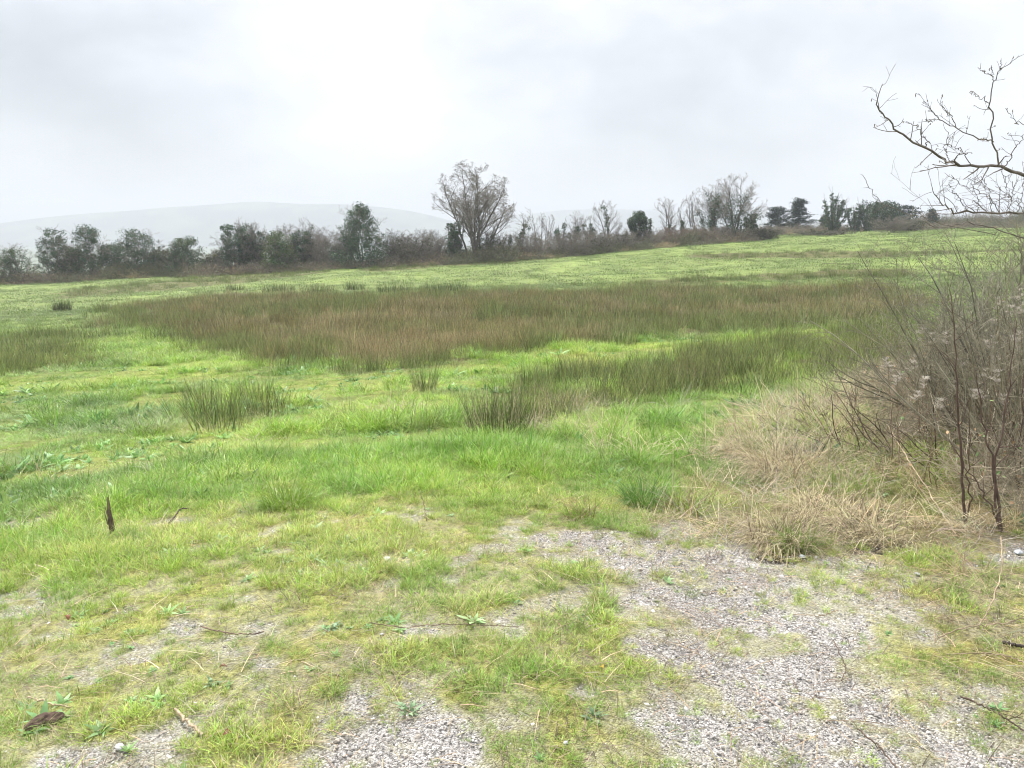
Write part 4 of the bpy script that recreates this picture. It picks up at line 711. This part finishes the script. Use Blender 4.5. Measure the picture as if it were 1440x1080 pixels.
# ------------------------------------------------------------------ the thicket and hazel beside the lay-by
HZ = np.array([.15, .13, .12]); SAP = np.array([.10, .068, .055])
def wire(rng, P, n=14, jit=.012):      # a smooth wandering curve through the given points
    P = np.asarray(P, float); t = np.linspace(0, len(P) - 1, n); k = np.arange(len(P)); Q = _herm(k, P, t) if len(P) > 2 else P[0] + (P[-1] - P[0]) * (t / t[-1])[:, None]
    return Q + rng.normal(0, jit, Q.shape) * np.sin(np.linspace(.15, PI, n))[:, None]
def limb(parts, rng, P, r0, r1, col, n=16, jit=.01, sides=6):
    Q = wire(rng, P, n, jit); rd = np.linspace(r0, r1, n); V, F = tubes(Q[None], rd[None], sides); parts.append((V, F, col)); return Q, rd
def twiglets(parts, rng, Q, rd, k, ln, col, ang=45, up=.05, sub=2, t0=.1, rmin=.0009):
    P, D, Ls, Rs = sprout(rng, Q[None], rd[None], np.array([1.]), k, t0, ang, ln, .55, fall=.35); p, r = grow(rng, P, D, Ls, np.maximum(Rs, rmin * 1.3), 5, .16, up, .5); parts.append(tubes(p, np.maximum(r, rmin), 4) + (col,))
    if sub:
        P, D, L2, R2 = sprout(rng, p, r, Ls, sub, .25, 42, .5, .8, fall=.5); p2, r2 = grow(rng, P, D, L2, np.maximum(R2, rmin), 3, .16, up, .6); parts.append(tubes(p2, np.maximum(r2, rmin * .9), 3) + (col,)); return p2[:, -1]
    return p[:, -1]
def U(pts, y0, y1=None):               # photo-traced run of a branch, its points y0..y1 metres ahead
    n = len(pts); ys = np.linspace(y0, y1 if y1 is not None else y0, n); return np.array([un(px, py, y) for (px, py), y in zip(pts, ys)])
def build_hazel():
    rng = R(901); gx, gy = 4.55, 4.7; b = np.array([gx, gy, T(gx, gy)]); root = thing('hazel_tree', b, 'leafless hazel reaching a long forked bough over the thicket against the sky', 'tree')
    tk, br, tips = [], [], []
    fork = np.array([4.15, 4.55, 1.55]); limb(tk, rng, [b + [0, 0, -.2], b + [-.1, 0, .7], fork], .05, .036, HZ, 10)
    low = un(1478, 296, 4.5); limb(tk, rng, [b + [-.1, 0, .5], b + [-.15, -.05, 1.2], low], .03, .009, HZ, 8)
    m = U([(1512, 280), (1440, 246), (1407, 235), (1378, 233), (1347, 231), (1324, 222), (1302, 207), (1267, 187), (1250, 169), (1239, 158), (1233, 144), (1241, 118)], 4.5, 3.9)
    limb(tk, rng, [fork, un(1560, 300, 4.55), m[0]],   .03, .0125, HZ, 8); Q, rd = limb(br, rng, m, .0098, .0015, HZ, 40, .006); tips.append(twiglets(br, rng, Q, rd, 22, .16, HZ, 48, .04, 1, .15))
    def side(pts, y0, y1, r0, k=8, ln=.12, sub=1, jit=.006):
        Q, rd = limb(br, rng, U(pts, y0, y1), r0 * .52, .0012, HZ, 24, jit, 5)
        if k: tips.append(twiglets(br, rng, Q, rd, k, ln, HZ, 45, .04, sub, .2))
    side([(1405, 234), (1403, 215), (1395, 197), (1394, 161), (1391, 146), (1397, 114), (1407, 98), (1420, 90), (1433, 78)], 4.25, 4.1, .009, 9, .07, 0)
    side([(1397, 114), (1395, 102), (1394, 92)], 4.14, 4.1, .0035, 2, .03, 0); side([(1393, 105), (1384, 101), (1375, 95)], 4.14, 4.1, .003, 2, .03, 0); side([(1407, 98), (1408, 90), (1408, 82)], 4.12, 4.1, .003, 0)
    side([(1391, 146), (1383, 140), (1372, 134), (1365, 128)], 4.15, 4.05, .004, 3, .05, 0)
    side([(1397, 200), (1388, 197), (1371, 193), (1345, 180), (1321, 167), (1311, 156), (1306, 148)], 4.2, 3.95, .007, 10, .13, 1)
    side([(1345, 180), (1338, 165), (1331, 155), (1322, 146)], 4.1, 3.95, .004, 5, .08, 1); side([(1321, 167), (1309, 170), (1301, 168)], 4, 3.9, .0035, 3, .06, 0)
    side([(1302, 207), (1301, 198), (1294, 183), (1286, 176), (1274, 171)], 4.05, 3.9, .0045, 5, .07, 0)
    side([(1365, 232), (1354, 214), (1340, 206), (1330, 203)], 4.2, 4.0, .0045, 6, .12, 1); side([(1335, 226), (1330, 208), (1334, 186)], 4.1, 4.0, .0038, 5, .1, 1)
    side([(1412, 236), (1420, 222), (1432, 203), (1442, 186), (1450, 170)], 4.3, 4.2, .006, 6, .1, 1); side([(1500, 180), (1440, 176), (1425, 168), (1414, 152)], 4.3, 4.15, .004, 4, .08, 0)
    side([(1480, 296), (1440, 299), (1400, 300), (1360, 298), (1336, 296), (1325, 287), (1315, 274), (1309, 258)], 4.5, 4.1, .014, 16, .17, 2)
    side([(1405, 300), (1395, 282), (1383, 272), (1362, 265), (1345, 255), (1338, 246)], 4.3, 4.1, .0045, 8, .12, 1); side([(1360, 298), (1350, 280), (1341, 268), (1334, 259)], 4.2, 4.05, .004, 6, .1, 1)
    for px, py, tx, ty in ((1420, 300, 1408, 240), (1430, 299, 1440, 232), (1395, 300, 1380, 248), (1415, 300, 1424, 255), (1440, 299, 1400, 262), (1375, 299, 1366, 258)): side([(px, py), ((px + tx) / 2 + 4, (py + ty) / 2), (tx, ty)], 4.35, 4.2, .0035, 7, .11, 1)
    side([(1440, 335), (1400, 322), (1370, 313), (1345, 317), (1320, 320), (1300, 312)], 4.6, 4.3, .007, 9, .14, 1); side([(1400, 330), (1340, 318), (1290, 303), (1243, 287), (1228, 270), (1219, 256), (1213, 246)], 4.4, 4.1, .004, 8, .05, 0)
    tp = np.vstack(tips); sel = tp[rng.random(len(tp)) < .5]
    K = []
    for q in sel[:45]:                 # catkins and fat buds at the twig ends
        l = rng.uniform(.006, .02); P = np.array([q, q + [rng.normal(0, .002), rng.normal(0, .002), -l * .5], q + [rng.normal(0, .004), rng.normal(0, .004), -l]]); K.append(tubes(P[None], np.array([[.0012, .0024, .001]]), 5))
    for nm, pp in (('trunk', tk), ('crown', br)):
        V, F, c = join(pp); crown = mesh(nm, V - b, F, M_WOOD, root, c, True)
    for V, F in K: mesh('catkin', V - b, F, M_WOOD, crown, np.array([.16, .12, .08]))
build_hazel()

def shrub(name, px, py, H, Wd, stems, label, seed, lean=(-.15, 0), col=SAP, r0=.008, subs=(7, 4), ln=(.35, .4), up=.02, an=34, grp=None, cat='shrub', base=.12, wander=.09):
    rng = R(seed); b = at(px, py); root = thing(name, b, label, cat, grp); a = rng.random(stems) * 2 * PI; th = np.radians(np.abs(rng.normal(0, an, stems)))
    P = np.stack([np.cos(a), np.sin(a), 0 * a], 1) * base * np.sqrt(rng.random((stems, 1))); P[:, 2] = -.06
    D = np.stack([np.sin(th) * np.cos(a) + lean[0], np.sin(th) * np.sin(a) + lean[1], np.cos(th)], 1); Ls = H * rng.uniform(.55, 1.05, stems)
    p, r = grow(rng, P, D, Ls, r0 * rng.uniform(.35, 1.5, stems) ** 1.2, 9, wander, up, .28); sp = rng.uniform(.45, 1.4, (stems, 1)); A = [tubes(p, np.maximum(r, .0016), 5) + (rep(col * sp, 50),)]; B = []
    for k, l in zip(subs, ln):
        P, D, Ls, Rs = sprout(rng, p, r, Ls, k, .25, 40, l, .6, fall=.5); p, r = grow(rng, P, D, Ls, np.maximum(Rs, .0013), 4, .14, up, .5); B.append(tubes(p, np.maximum(r, .0011), 3) + (col * rng.uniform(.9, 1.25),))
    V, F, c = join(A); mesh('stems', V, F, M_WOOD, root, c); V, F, c = join(B); mesh('crown', V, F, M_WOOD, root, c); return root, p
GT = 'leafless shrubs of the roadside thicket'; GR = np.array([.24, .23, .185]); BR = np.array([.22, .203, .15]); DK = np.array([.18, .168, .14])
for i, a in enumerate([
  (1378, 520, 1.55, 1, 34, 'fan of thin grey shoots leaning over the rush bed beyond the thicket', (-.12, .1), DK, (6, 3)),
  (1400, 545, 1.95, 1, 40, 'tall upright brush of grey shoots behind the feathery seed heads', (-.06, .1), GR, (7, 4)),
  (1450, 560, 2.1, 1, 40, 'tallest dense grey brush under the low hazel bough', (-.06, 0), DK, (7, 4)),
  (1500, 600, 2.1, 1, 46, 'dense dark brush half hidden at the picture edge', (-.1, 0), DK, (7, 4)),
  (1312, 560, .85, 1, 28, 'low spreading brown bush where the rushes meet the thicket', (-.08, .05), BR, (7, 4)),
  (1372, 590, 1.35, 1, 36, 'tangled mauve brown bush in the middle of the thicket', (-.02, 0), BR * 1.1, (8, 5)),
  (1420, 630, 1.6, 1, 36, 'dense brown bush behind the two dark saplings', (-.1, 0), BR, (8, 5)),
  (1480, 680, 1.6, 1, 40, 'brown bush behind the tall saplings at the picture edge', (-.1, 0), BR * 1.1, (7, 4)),
  (1262, 555, .4, 1, 26, 'low grey brown twiggy mound at the tip of the thicket', (-.15, 0), BR * 1.15, (7, 4)),
 ]):
    px, py, H, _, st, lab, ln_, col, sb = a; shrub('bare_shrub', px, py, H, 1, st, lab, 700 + i, ln_, col, .0075, (sb[0] + 2, sb[1] + 1), grp=GT, base=.36, an=25)
for i, (px, py, H, st, lab, ln_) in enumerate([
  (1205, 640, .75, 7, 'sparse dark bramble arching over the straw tussock', (-.55, .1)), (1268, 640, 1.0, 6, 'dark forked bramble with long bare arms in front of the brown bushes', (-.45, .1)),
  (1150, 600, .6, 6, 'wiry bramble straggling out over the green grass', (-.6, .1)), (1340, 660, .9, 8, 'thin brown bramble crossing behind the saplings', (-.4, .1)), (1120, 655, .45, 4, 'short arched bramble shoots beside the straw tussock', (-.5, .2))]):
    shrub('bramble_bush', px, py, H * .85, 1, st, lab, 760 + i, ln_, np.array([.11, .08, .065]), .0042, (4, 3), (.45, .4), -.015, 40, 'brambles at the front of the thicket', 'bramble', .1, .12)
def sapling(px, py, runs, label, seed, r0, col=SAP):
    rng = R(seed); b = at(px, py); root = thing('sapling', b, label, 'sapling', 'dark saplings in front of the thicket'); A, B = [], []
    for pts, dy, rr in runs:
        Q, rd = limb(A, rng, np.vstack([b + [0, 0, -.05], U(pts, b[1] + .02, b[1] + dy)]) if dy is not None else U(pts, b[1], b[1]), r0 * rr, .0016, col, 22, .006, 6); twiglets(B, rng, Q, rd, 9, .16, col * 1.15, 35, .06, 1, .3, .0009)
    V, F, c = join(A); mesh('stems', V - b, F, M_WOOD, root, c, True); V, F, c = join(B); mesh('crown', V - b, F, M_WOOD, root, c)
sapling(1357, 738, [([(1356, 700), (1352, 640), (1347, 570), (1344, 500), (1340, 440), (1337, 410)], .1, 1), ([(1364, 700), (1362, 640), (1364, 560)], -.1, .6)], 'straight dark sapling with one slim stem beside the fallen pale cane', 31, .0085)
sapling(1410, 748, [([(1404, 710), (1396, 660), (1386, 610), (1378, 560), (1372, 520)], .1, 1.), ([(1398, 690), (1405, 620), (1416, 560), (1424, 500), (1430, 450)], .15, .85), ([(1398, 720), (1380, 690), (1355, 650), (1335, 620)], .2, .7)], 'dark sapling splitting into a V of stems', 32, .0085)
sapling(1432, 700, [([(1434, 640), (1438, 560), (1446, 470)], .1, .8), ([(1428, 640), (1420, 580), (1412, 520)], .2, .6)], 'thin reddish sapling behind the V-shaped one', 33, .007)

def old_stalk(px, py, pts, label, seed):     # dead tall herb with fluffy pale seed heads
    py += 70 if px < 1380 else 60; rng = R(seed); b = at(px, py); root = thing('seed_head_plant', b, label, 'plant', 'dead stalks with feathery seed heads'); A = []; y = b[1]
    for q in pts:
        H = []; A = []
        Q, rd = limb(A, rng, np.vstack([b + [rng.normal(0, .03), rng.normal(0, .03), -.03], un((px + q[0]) / 2 + rng.normal(0, 6), (py + q[1]) / 2, y), un(q[0], q[1], y)]), .0035, .0014, np.array([.22, .16, .11]), 14, .008, 4)
        n = 8; c = Q[-1] + rng.normal(0, 1, (n, 3)) * np.array([.012, .012, .024]) + [0, 0, -.02]
        for cc in c:
            V, F, I, t = blades(rng, 26, .004, .032, .0016, 1.2, .9, 2); H.append((V + cc, F, np.array([.50, .455, .40]) * rng.uniform(.75, 1.15)))
        V, F, c = join(A); so_ = mesh('stalk', V - b, F, M_WOOD, root, c); V, F, c = join(H); mesh('seed_head', V - b, F, M_BLADE, so_, c)
for i, (px, py, pts, lab) in enumerate([
  (1300, 560, [(1296, 462), (1312, 472), (1286, 505)], 'cluster of pale feathery seed heads nearest the rush bed'), (1345, 575, [(1330, 470), (1352, 505), (1340, 540)], 'seed heads in the middle, crossed by the slim sapling'),
  (1405, 580, [(1404, 420), (1418, 436), (1430, 415), (1402, 445)], 'tallest group of whitish seed heads in the grey brush'), (1395, 600, [(1392, 478), (1402, 500), (1380, 525)], 'whitish seed heads hanging just under the tallest group'),
  (1435, 610, [(1436, 432), (1428, 470), (1445, 500)], 'seed heads at the very edge of the picture'), (1262, 590, [(1248, 508), (1262, 528)], 'low seed heads at the tip of the thicket'),
  (1310, 620, [(1300, 528), (1322, 560), (1290, 552)], 'buff seed heads above the dark forked bramble'), (1390, 640, [(1402, 525), (1375, 548), (1412, 560)], 'seed heads low down between the arms of the V-shaped sapling')]): old_stalk(px, py, pts, lab, 820 + i)

# ------------------------------------------------------------------ single clumps of rush and grass one can point to
def clump(name, px, py, H, Wd, n, col, label, cat, grp, seed, lean=.2, bend=.25, w=.006, straw=.1, nseg=3, tip=None, col2=None):
    rng = R(seed); b = at(px, py); V, F, I, t = blades(rng, n, Wd * .5, H, w, lean, bend, nseg, lv=.28); k = np.ones((n, 3)) * col * rng.uniform(.7, 1.3, (n, 1)); s = rng.random(n) < straw
    k[s] = (col2 if col2 is not None else STR) * rng.uniform(.6, 1.1, (int(s.sum()), 1)); k = k[I]
    if tip is not None: q = sstep(.5, .95, t)[:, None]; k = k * (1 - q) + np.array(tip) * q
    return tag(mesh(name, V, F, M_BLADE, None, k, loc=b), label, cat, grp)
G1 = 'separate rush clumps outside the rush bed'; BT = (.16, .12, .06)
for i, (px, py, H, W, n, lab) in enumerate([
  (700, 614, .44, .6, 520, 'largest dark green rush clump, at the near tip of the rushes above the lay-by'), (745, 600, .45, .5, 260, 'brown-tipped rush clump just behind the largest dark one'),
  (280, 574, .38, .5, 150, 'fan-shaped green rush clump in the lime grass in front of the bed'), (362, 562, .36, .6, 200, 'brownish rush clump beside the fan-shaped green one'),
  (598, 552, .48, .42, 200, 'thin upright green rush clump on the lime strip'), (88, 438, .62, 1.1, 420, 'lone dark rush clump in bright grass near the low end of the field'),
  (392, 410, .6, 1.6, 420, 'dark rush clump first in the row behind the bed'), (450, 412, .65, 1.7, 420, 'tall dark rush clump second in the row behind the bed'), (498, 408, .6, 1.0, 260, 'small dark rush clump in the middle of the row behind the bed'),
  (555, 411, .62, 1.6, 380, 'dark rush clump with a ragged top in the row behind the bed'), (625, 410, .6, 2.2, 460, 'widest low rush clump at the end of the row behind the bed'),
  (330, 408, .5, 1.0, 220, 'little rush clump among the paler rushes at the back corner of the bed'), (205, 388, .6, 1.5, 300, 'dark rush clump close to the hedge foot and a straw heap'), (860, 482, .5, 1.5, 520, 'deep green rush clump at the inner edge of the bed beside the lime strip'),
  (1245, 500, .5, .6, 320, 'deep green rush clump against the thicket'), (980, 545, .46, .8, 380, 'green rush clump in the nearer brown rushes')]):
    far_ = py < 450; clump('rush_clump', px, py, H * (1.05 if far_ else 1), W * (1.7 if far_ and px > 300 else 1), n, RG * (.45 if far_ else 1.0 if i not in (0, 1, 3) else 1.2 if i else .8), lab, 'rush clump', G1, 860 + i, .2, .22, .016 if far_ else .0065, .05 if far_ else .25, 2, BT if i in (1, 2, 3, 7, 15) else None)
G2 = 'grass tussocks on the verge'
for i, (px, py, H, W, n, c, c2, st, ln_, bd, lab) in enumerate([
  (1120, 664, .42, .6, 1000, STR, np.array([.24, .19, .13]), .4, .6, 2.5, 'big bleached straw tussock with a dark hollow beneath, out from the thicket'), (1065, 640, .34, .5, 700, STR * .95, np.array([.24, .19, .13]), .35, .6, 2.4, 'paler straw tussock just behind the big bleached one'),
  (1098, 760, .27, .32, 640, STR * .95, np.array([.22, .17, .11]), .4, .6, 2.6, 'straw tussock with a dark hollow right on the gravel edge'), (1240, 748, .25, .5, 620, STR * .9, np.array([.22, .17, .11]), .45, .75, 2.4, 'low straw tussock over bare brown earth beside the fallen cane'),
  (1165, 722, .24, .38, 480, STR, np.array([.22, .17, .11]), .4, .7, 2.3, 'small straw tussock between the two on the gravel edge'), (905, 708, .20, .26, 420, DEEPG, STR, .06, .4, 1.2, 'dark green grass tussock near the wet patch'), (970, 718, .17, .28, 380, LIME * .8, np.array([.26, .17, .09]), .4, .5, 1.6, 'green tussock with russet dead blades at its foot'),
  (820, 728, .14, .2, 300, LIME * .7, np.array([.26, .17, .09]), .35, .5, 1.5, 'small tussock with brown base at the head of the gravel'), (405, 712, .20, .3, 480, LIME * .75, STR, .03, .4, 1.1, 'rounded bright green tussock behind the broken stake'), (1125, 770, .13, .14, 260, LIME * .55, STR, .05, .5, 1.3, 'tiny dark green tuft tucked against a straw tussock'),
  (750, 668, .17, .22, 320, LIME * .95, STR, .05, .35, 1.0, 'upright lime grass tuft below the largest rush clump'), (1190, 690, .2, .4, 420, LIME * .8, STR, .45, .55, 1.5, 'mixed green and straw tussock in front of the dark forked bramble')]):
    clump('grass_tussock', px, py, H, W, n, c * (.95 if c2 is None else 1), lab, 'tussock', G2, 900 + i, ln_, bd, .0042, st, 5, None, c2)
def dock(px, py, s, n, label, seed, col):
    s *= .6
    rng = R(seed); b = at(px, py); V, F, I, t = blades(rng, n, .02, s, s * .34, .95, .6, 4, lv=.25, wtip=.25); w = np.sin(np.clip(t * .85 + .15, 0, 1) * PI) * .9 + .2
    V = V.reshape(-1, 2, 3); m = V.mean(1, keepdims=True); V = m + (V - m) * w.reshape(-1, 2)[:, :1, None]; tag(mesh('weed_rosette', V.reshape(-1, 3), F, M_BLADE, None, col * rng.uniform(.75, 1.25, (n, 1))[I], loc=b), label, 'weed', 'broad-leaved weeds in the grass')
BG = np.array([.20, .30, .16])
for i, (px, py, s, n, lab) in enumerate([(465, 882, .07, 16, 'blue green weed rosette beside a bare gravelly patch'), (222, 685, .13, 18, 'dark broad-leaved weed in tall grass behind the stake'), (165, 700, .09, 12, 'broad-leaved weed whose leaves show just above the broken stake'), (20, 700, .14, 16, 'large weed at the side of the picture in lush grass'),
  (300, 960, .05, 12, 'small weed rosette near the pale stick'), (575, 1000, .06, 14, 'weed rosette at the edge of the near gravel'), (835, 1010, .055, 12, 'weed rosette growing beside the main gravel'), (820, 872, .05, 10, 'tiny weed rosette where grass thins into gravel'), (1445, 735, .12, 12, 'dark leafy weed behind the V-shaped sapling')]): dock(px, py, s, n, lab, 940 + i, BG)

# ------------------------------------------------------------------ stake, sticks, stones, clod, leaves
def build_stake():
    rng = R(61); b = at(159, 753); root = thing('broken_stake', b, 'short broken wooden stake with a splintered pointed top standing in the grass', 'stake'); h = (753 - 703) / FOC * (b[1] * CT + 1.6 * ST)
    na, nz = 14, 12; V, F = [], []
    top = np.array([.74, .75, .77, .8, 1.12, 1.14, .8, .8, .78, .74, .86, .84, .7, .7]) * h
    for z in range(nz):
        t = z / (nz - 1)
        for a in range(na):
            ph = a / na * 2 * PI; r = .017 * (1 - .25 * t) * (1 + .22 * math.sin(ph * 3 + 1) + rng.normal(0, .05)); pull = 1 - .2 * max(0, t - .7) / .3
            V.append((r * math.cos(ph) * pull + .002 - .012 * t, r * math.sin(ph) * .8 * pull, -.06 + (top[a] + .06) * t))
    for z in range(nz - 1):
        for a in range(na): a2 = (a + 1) % na; F.append((z * na + a, z * na + a2, (z + 1) * na + a2, (z + 1) * na + a))
    c = len(V); V.append((-.008, 0, .62 * h)); T3 = [((nz - 1) * na + a, (nz - 1) * na + (a + 1) % na, c, c) for a in range(na)]
    me = bpy.data.meshes.new('stake_post'); me.from_pydata(V, [], F + [f[:3] for f in T3]); k = np.array([.12, .09, .065]) * np.ones((len(V), 3)); zz = np.array(V)[:, 2]; k[zz > h * .8] *= 1.6; k[-1] = (.2, .16, .11); addcol(me, 'vcol', k * rng.uniform(.7, 1.3, (len(V), 1)))
    me.materials.append(M_WOOD); o = bpy.data.objects.new('post', me); C.objects.link(o); o.parent = root
    A = []
    for dx, z0, z1, lx in ((-.017, .35, .78, -.012), (.006, .8, 1.35, -.003), (-.008, .5, .92, -.014)): P = np.array([[dx, -.012, z0 * h], [dx + lx * .5, -.016, (z0 + z1) / 2 * h], [dx + lx, -.015, z1 * h]]); A.append(tubes(P[None], np.array([[.004, .003, .0008]]), 4) + (np.array([.16, .125, .09]),))
    V, F, k = join(A); mesh('splinters', V, F, M_WOOD, root, k)
build_stake()
def stick(name, pts, r0, r1, col, label, seed, lift=.012, grp=None, z=None, knots=0):
    rng = R(seed); P = np.array([at(*p) for p in pts]); P[:, 2] += lift
    if z is not None: P[:, 2] += np.array(z)
    r0, r1 = r0 * .7, r1 * .8
    Q = wire(rng, P, 26, .003); Q[:, 2] = np.maximum(Q[:, 2], terrain(Q[:, 0], Q[:, 1]) + r0 * .5); rd = np.linspace(r0, r1, 26) * rng.uniform(.85, 1.15, 26); V, F = tubes(Q[None], rd[None], 7); A = [(V, F, col * rep(rng.uniform(.75, 1.25, (26, 1)), 7))]
    if knots: twiglets(A, rng, Q, rd, knots, .09, col, 45, 0, 0, .2)
    V, F, c = join(A); b = Q[0]; tag(mesh(name, V - b, F, M_WOOD, None, c, True, b), label, 'stick', grp)
G3 = 'sticks lying about the lay-by'; PALE = np.array([.36, .28, .19]); BRN = np.array([.11, .08, .06])
stick('fallen_cane', [(1345, 757), (1310, 715), (1275, 680), (1245, 648)], .005, .003, PALE * 1.15, 'long straight pale cane propped against the straw tussocks', 1, z=(0, .05, .14, .24))
stick('stick', [(247, 1003), (266, 1022), (286, 1040)], .007, .006, PALE * .95, 'short straight buff stick with one dark broken end', 2, grp=G3)
stick('stick', [(282, 884), (310, 893), (345, 897), (372, 893)], .004, .003, BRN * 1.5, 'curved brown twig bowed across a bare gravelly patch', 3, grp=G3)
stick('stick', [(238, 739), (246, 733), (255, 728), (264, 729)], .009, .005, BRN, 'dark bent twig sticking up beside a bare strip behind the stake', 4, grp=G3, z=(0, .02, .045, .05))
stick('stick', [(1405, 775), (1408, 800), (1402, 835), (1388, 868), (1375, 885)], .0042, .0025, PALE * .8, 'curved bleached stick at the foot of the V-shaped sapling', 5, grp=G3, z=(.06, .03, .02, .01, 0))
stick('stick', [(1410, 908), (1432, 913), (1460, 918)], .009, .007, np.array([.05, .04, .035]), 'short nearly black stick at the picture edge', 6, grp=G3)
stick('stick', [(1350, 985), (1385, 998), (1420, 1020), (1450, 1040)], .005, .003, BRN * .8, 'long dark twig on the matted verge near the camera', 7, grp=G3, knots=4)
stick('stick', [(1320, 900), (1360, 893), (1410, 890), (1450, 880)], .0035, .002, PALE * .8, 'long thin dead stalk along the matted verge', 8, grp=G3, z=(0, .02, .03, .03))
stick('stick', [(520, 880), (560, 886), (640, 882), (730, 886)], .0028, .0018, BRN * 1.4, 'long hair-thin brown stalk across the middle of the lay-by', 9, grp=G3)
stick('stick', [(1205, 1030), (1230, 1050), (1255, 1080), (1275, 1100)], .004, .003, BRN * .9, 'dark twig on the gravel at the bottom of the picture', 10, grp=G3, knots=3)
stick('stick', [(1172, 905), (1182, 925), (1188, 945), (1183, 962)], .003, .002, BRN * 1.2, 'hooked little twig on the open gravel', 11, grp=G3)
stick('stick', [(600, 735), (597, 725), (592, 716)], .004, .002, BRN * 1.2, 'tiny upright brown twig at the grass edge above the gravel', 12, grp=G3, z=(0, .04, .09))
stick('stick', [(40, 985), (75, 995), (100, 1000)], .004, .002, PALE, 'pale dry stalk pointing at the dark clod', 13, grp=G3)
stick('stick', [(1470, 1010), (1440, 960), (1420, 945), (1380, 930), (1330, 925)], .0045, .002, PALE * .75, 'forked dead stalk sprawling in from the picture edge', 14, grp=G3, knots=6, z=(.05, .05, .04, .02, 0))
stick('stick', [(1180, 862), (1150, 870), (1115, 868)], .003, .002, PALE * .8, 'short buff stalk in the grass patch on the gravel', 15, grp=G3)
def lump(name, px, py, rx, ry, rz, col, label, cat, seed, mat, grp=None, rough=.35, sub=3):
    rng = R(seed); b = at(px, py); V, F = blob(rng, rx, ry, rz, sub, rough, 1.8); o = mesh(name, V, F, mat, None, col * rng.uniform(.75, 1.25, (len(V), 1)), sub > 2, b + [0, 0, rz * .25]); o.rotation_euler = (0, 0, rng.random() * 6); return tag(o, label, cat, grp)
o = lump('earth_clod', 66, 1018, .05, .026, .024, np.array([.10, .07, .055]), 'dark brown clod of earth and rotten wood in the near grass', 'clod', 5, M_EARTH, None, .7); o.rotation_euler = (0, 0, .5)
G4 = 'larger stones on the lay-by'; WH = np.array([.42, .415, .40]); M_STONE = leafmat('stone', False, 0, .8, .3, .25, 70)
for i, (px, py, s, c, lab) in enumerate([(1143, 884, .013, WH, 'pale wedge-shaped stone in the gravel near a grass patch'), (545, 787, .03, WH * .9, 'flat pale stone set in the grass above the lay-by'), (1128, 783, .022, np.array([.33, .36, .36]), 'grey green stone at the foot of the dark tuft'), (537, 893, .011, WH, 'little white stone in thin grass'), (168, 1052, .022, WH, 'flat pale stone at the bottom edge among grass'), (796, 1046, .012, WH, 'white stone on the near gravel'),
  (1172, 1010, .014, WH * .95, 'pale blunt stone on the open gravel near the bottom'), (1432, 778, .03, np.array([.32, .34, .36]), 'blue grey stone under the saplings'), (1290, 808, .018, WH * .9, 'white stone at the edge of the matted verge'), (60, 848, .014, WH * .8, 'grey white stone on the bare patch at the side')]):
    lump('stone', px, py, s * .8, s * .6, s * .35, c, lab, 'stone', 40 + i, M_STONE, G4, .4, 2)
def dead_leaf(px, py, s, col, label, seed):
    rng = R(seed); b = at(px, py); n = 7; V = [];
    for i in range(n):
        t = i / (n - 1); w = s * .42 * math.sin(PI * (t * .9 + .06)) ; z = .012 + .25 * s * math.sin(t * 3); V += [(t * s - s / 2, -w, z + w * .5), (t * s - s / 2, 0, z), (t * s - s / 2, w, z + w * .6)]
    F = [(i * 3 + j, i * 3 + j + 1, i * 3 + j + 4, i * 3 + j + 3) for i in range(n - 1) for j in (0, 1)]; o = mesh('dead_leaf', V, F, M_BLADE, None, col * rng.uniform(.8, 1.2, (len(V), 1)), True, b + [0, 0, .01]); o.rotation_euler = (rng.normal(0, .3), rng.normal(0, .3), rng.random() * 6); tag(o, label, 'leaf', 'fallen leaves in the grass')
for i, (px, py, s, c, lab) in enumerate([(220, 792, .045, (.5, .16, .03), 'bright orange fallen leaf in the grass below the stake'), (92, 876, .045, (.26, .11, .05), 'rusty brown curled leaf in the grass'), (314, 948, .04, (.2, .10, .06), 'dull brown leaf near a small weed'), (320, 1043, .038, (.24, .10, .05), 'reddish leaf beside the buff stick'), (684, 942, .03, (.34, .26, .16), 'pale buff curled leaf in the middle of the lay-by'), (848, 948, .03, (.40, .30, .02), 'mustard yellow leaf on the gravel')]): dead_leaf(px, py, s * .7, np.array(c) * .8, lab, 70 + i)
# far fence posts at the top of the field
for px, d, h, lab in ((1007, 116, 1.2, 'pale fence post below the many-stemmed ivied tree'), (1200, 125, 1.1, 'dark fence post just past the low scrub mound'), (1208, 125, 1.2, 'leaning dark fence post next to another in the top field')):
    b = place(px, d); rng = R(px); Q = np.array([[0, 0, -.2], [.01, 0, h * .5], [.02 + .03 * (px == 1208), 0, h * .97], [.02 + .03 * (px == 1208), 0, h]]); V, F = tubes(Q[None], np.array([[.07, .066, .062, .03]]), 7); tag(mesh('fence_post', V, F, M_WOOD, None, np.array([.3, .28, .24] if px == 1007 else [.09, .08, .07]), True, b), lab, 'post', 'fence posts in the top field')
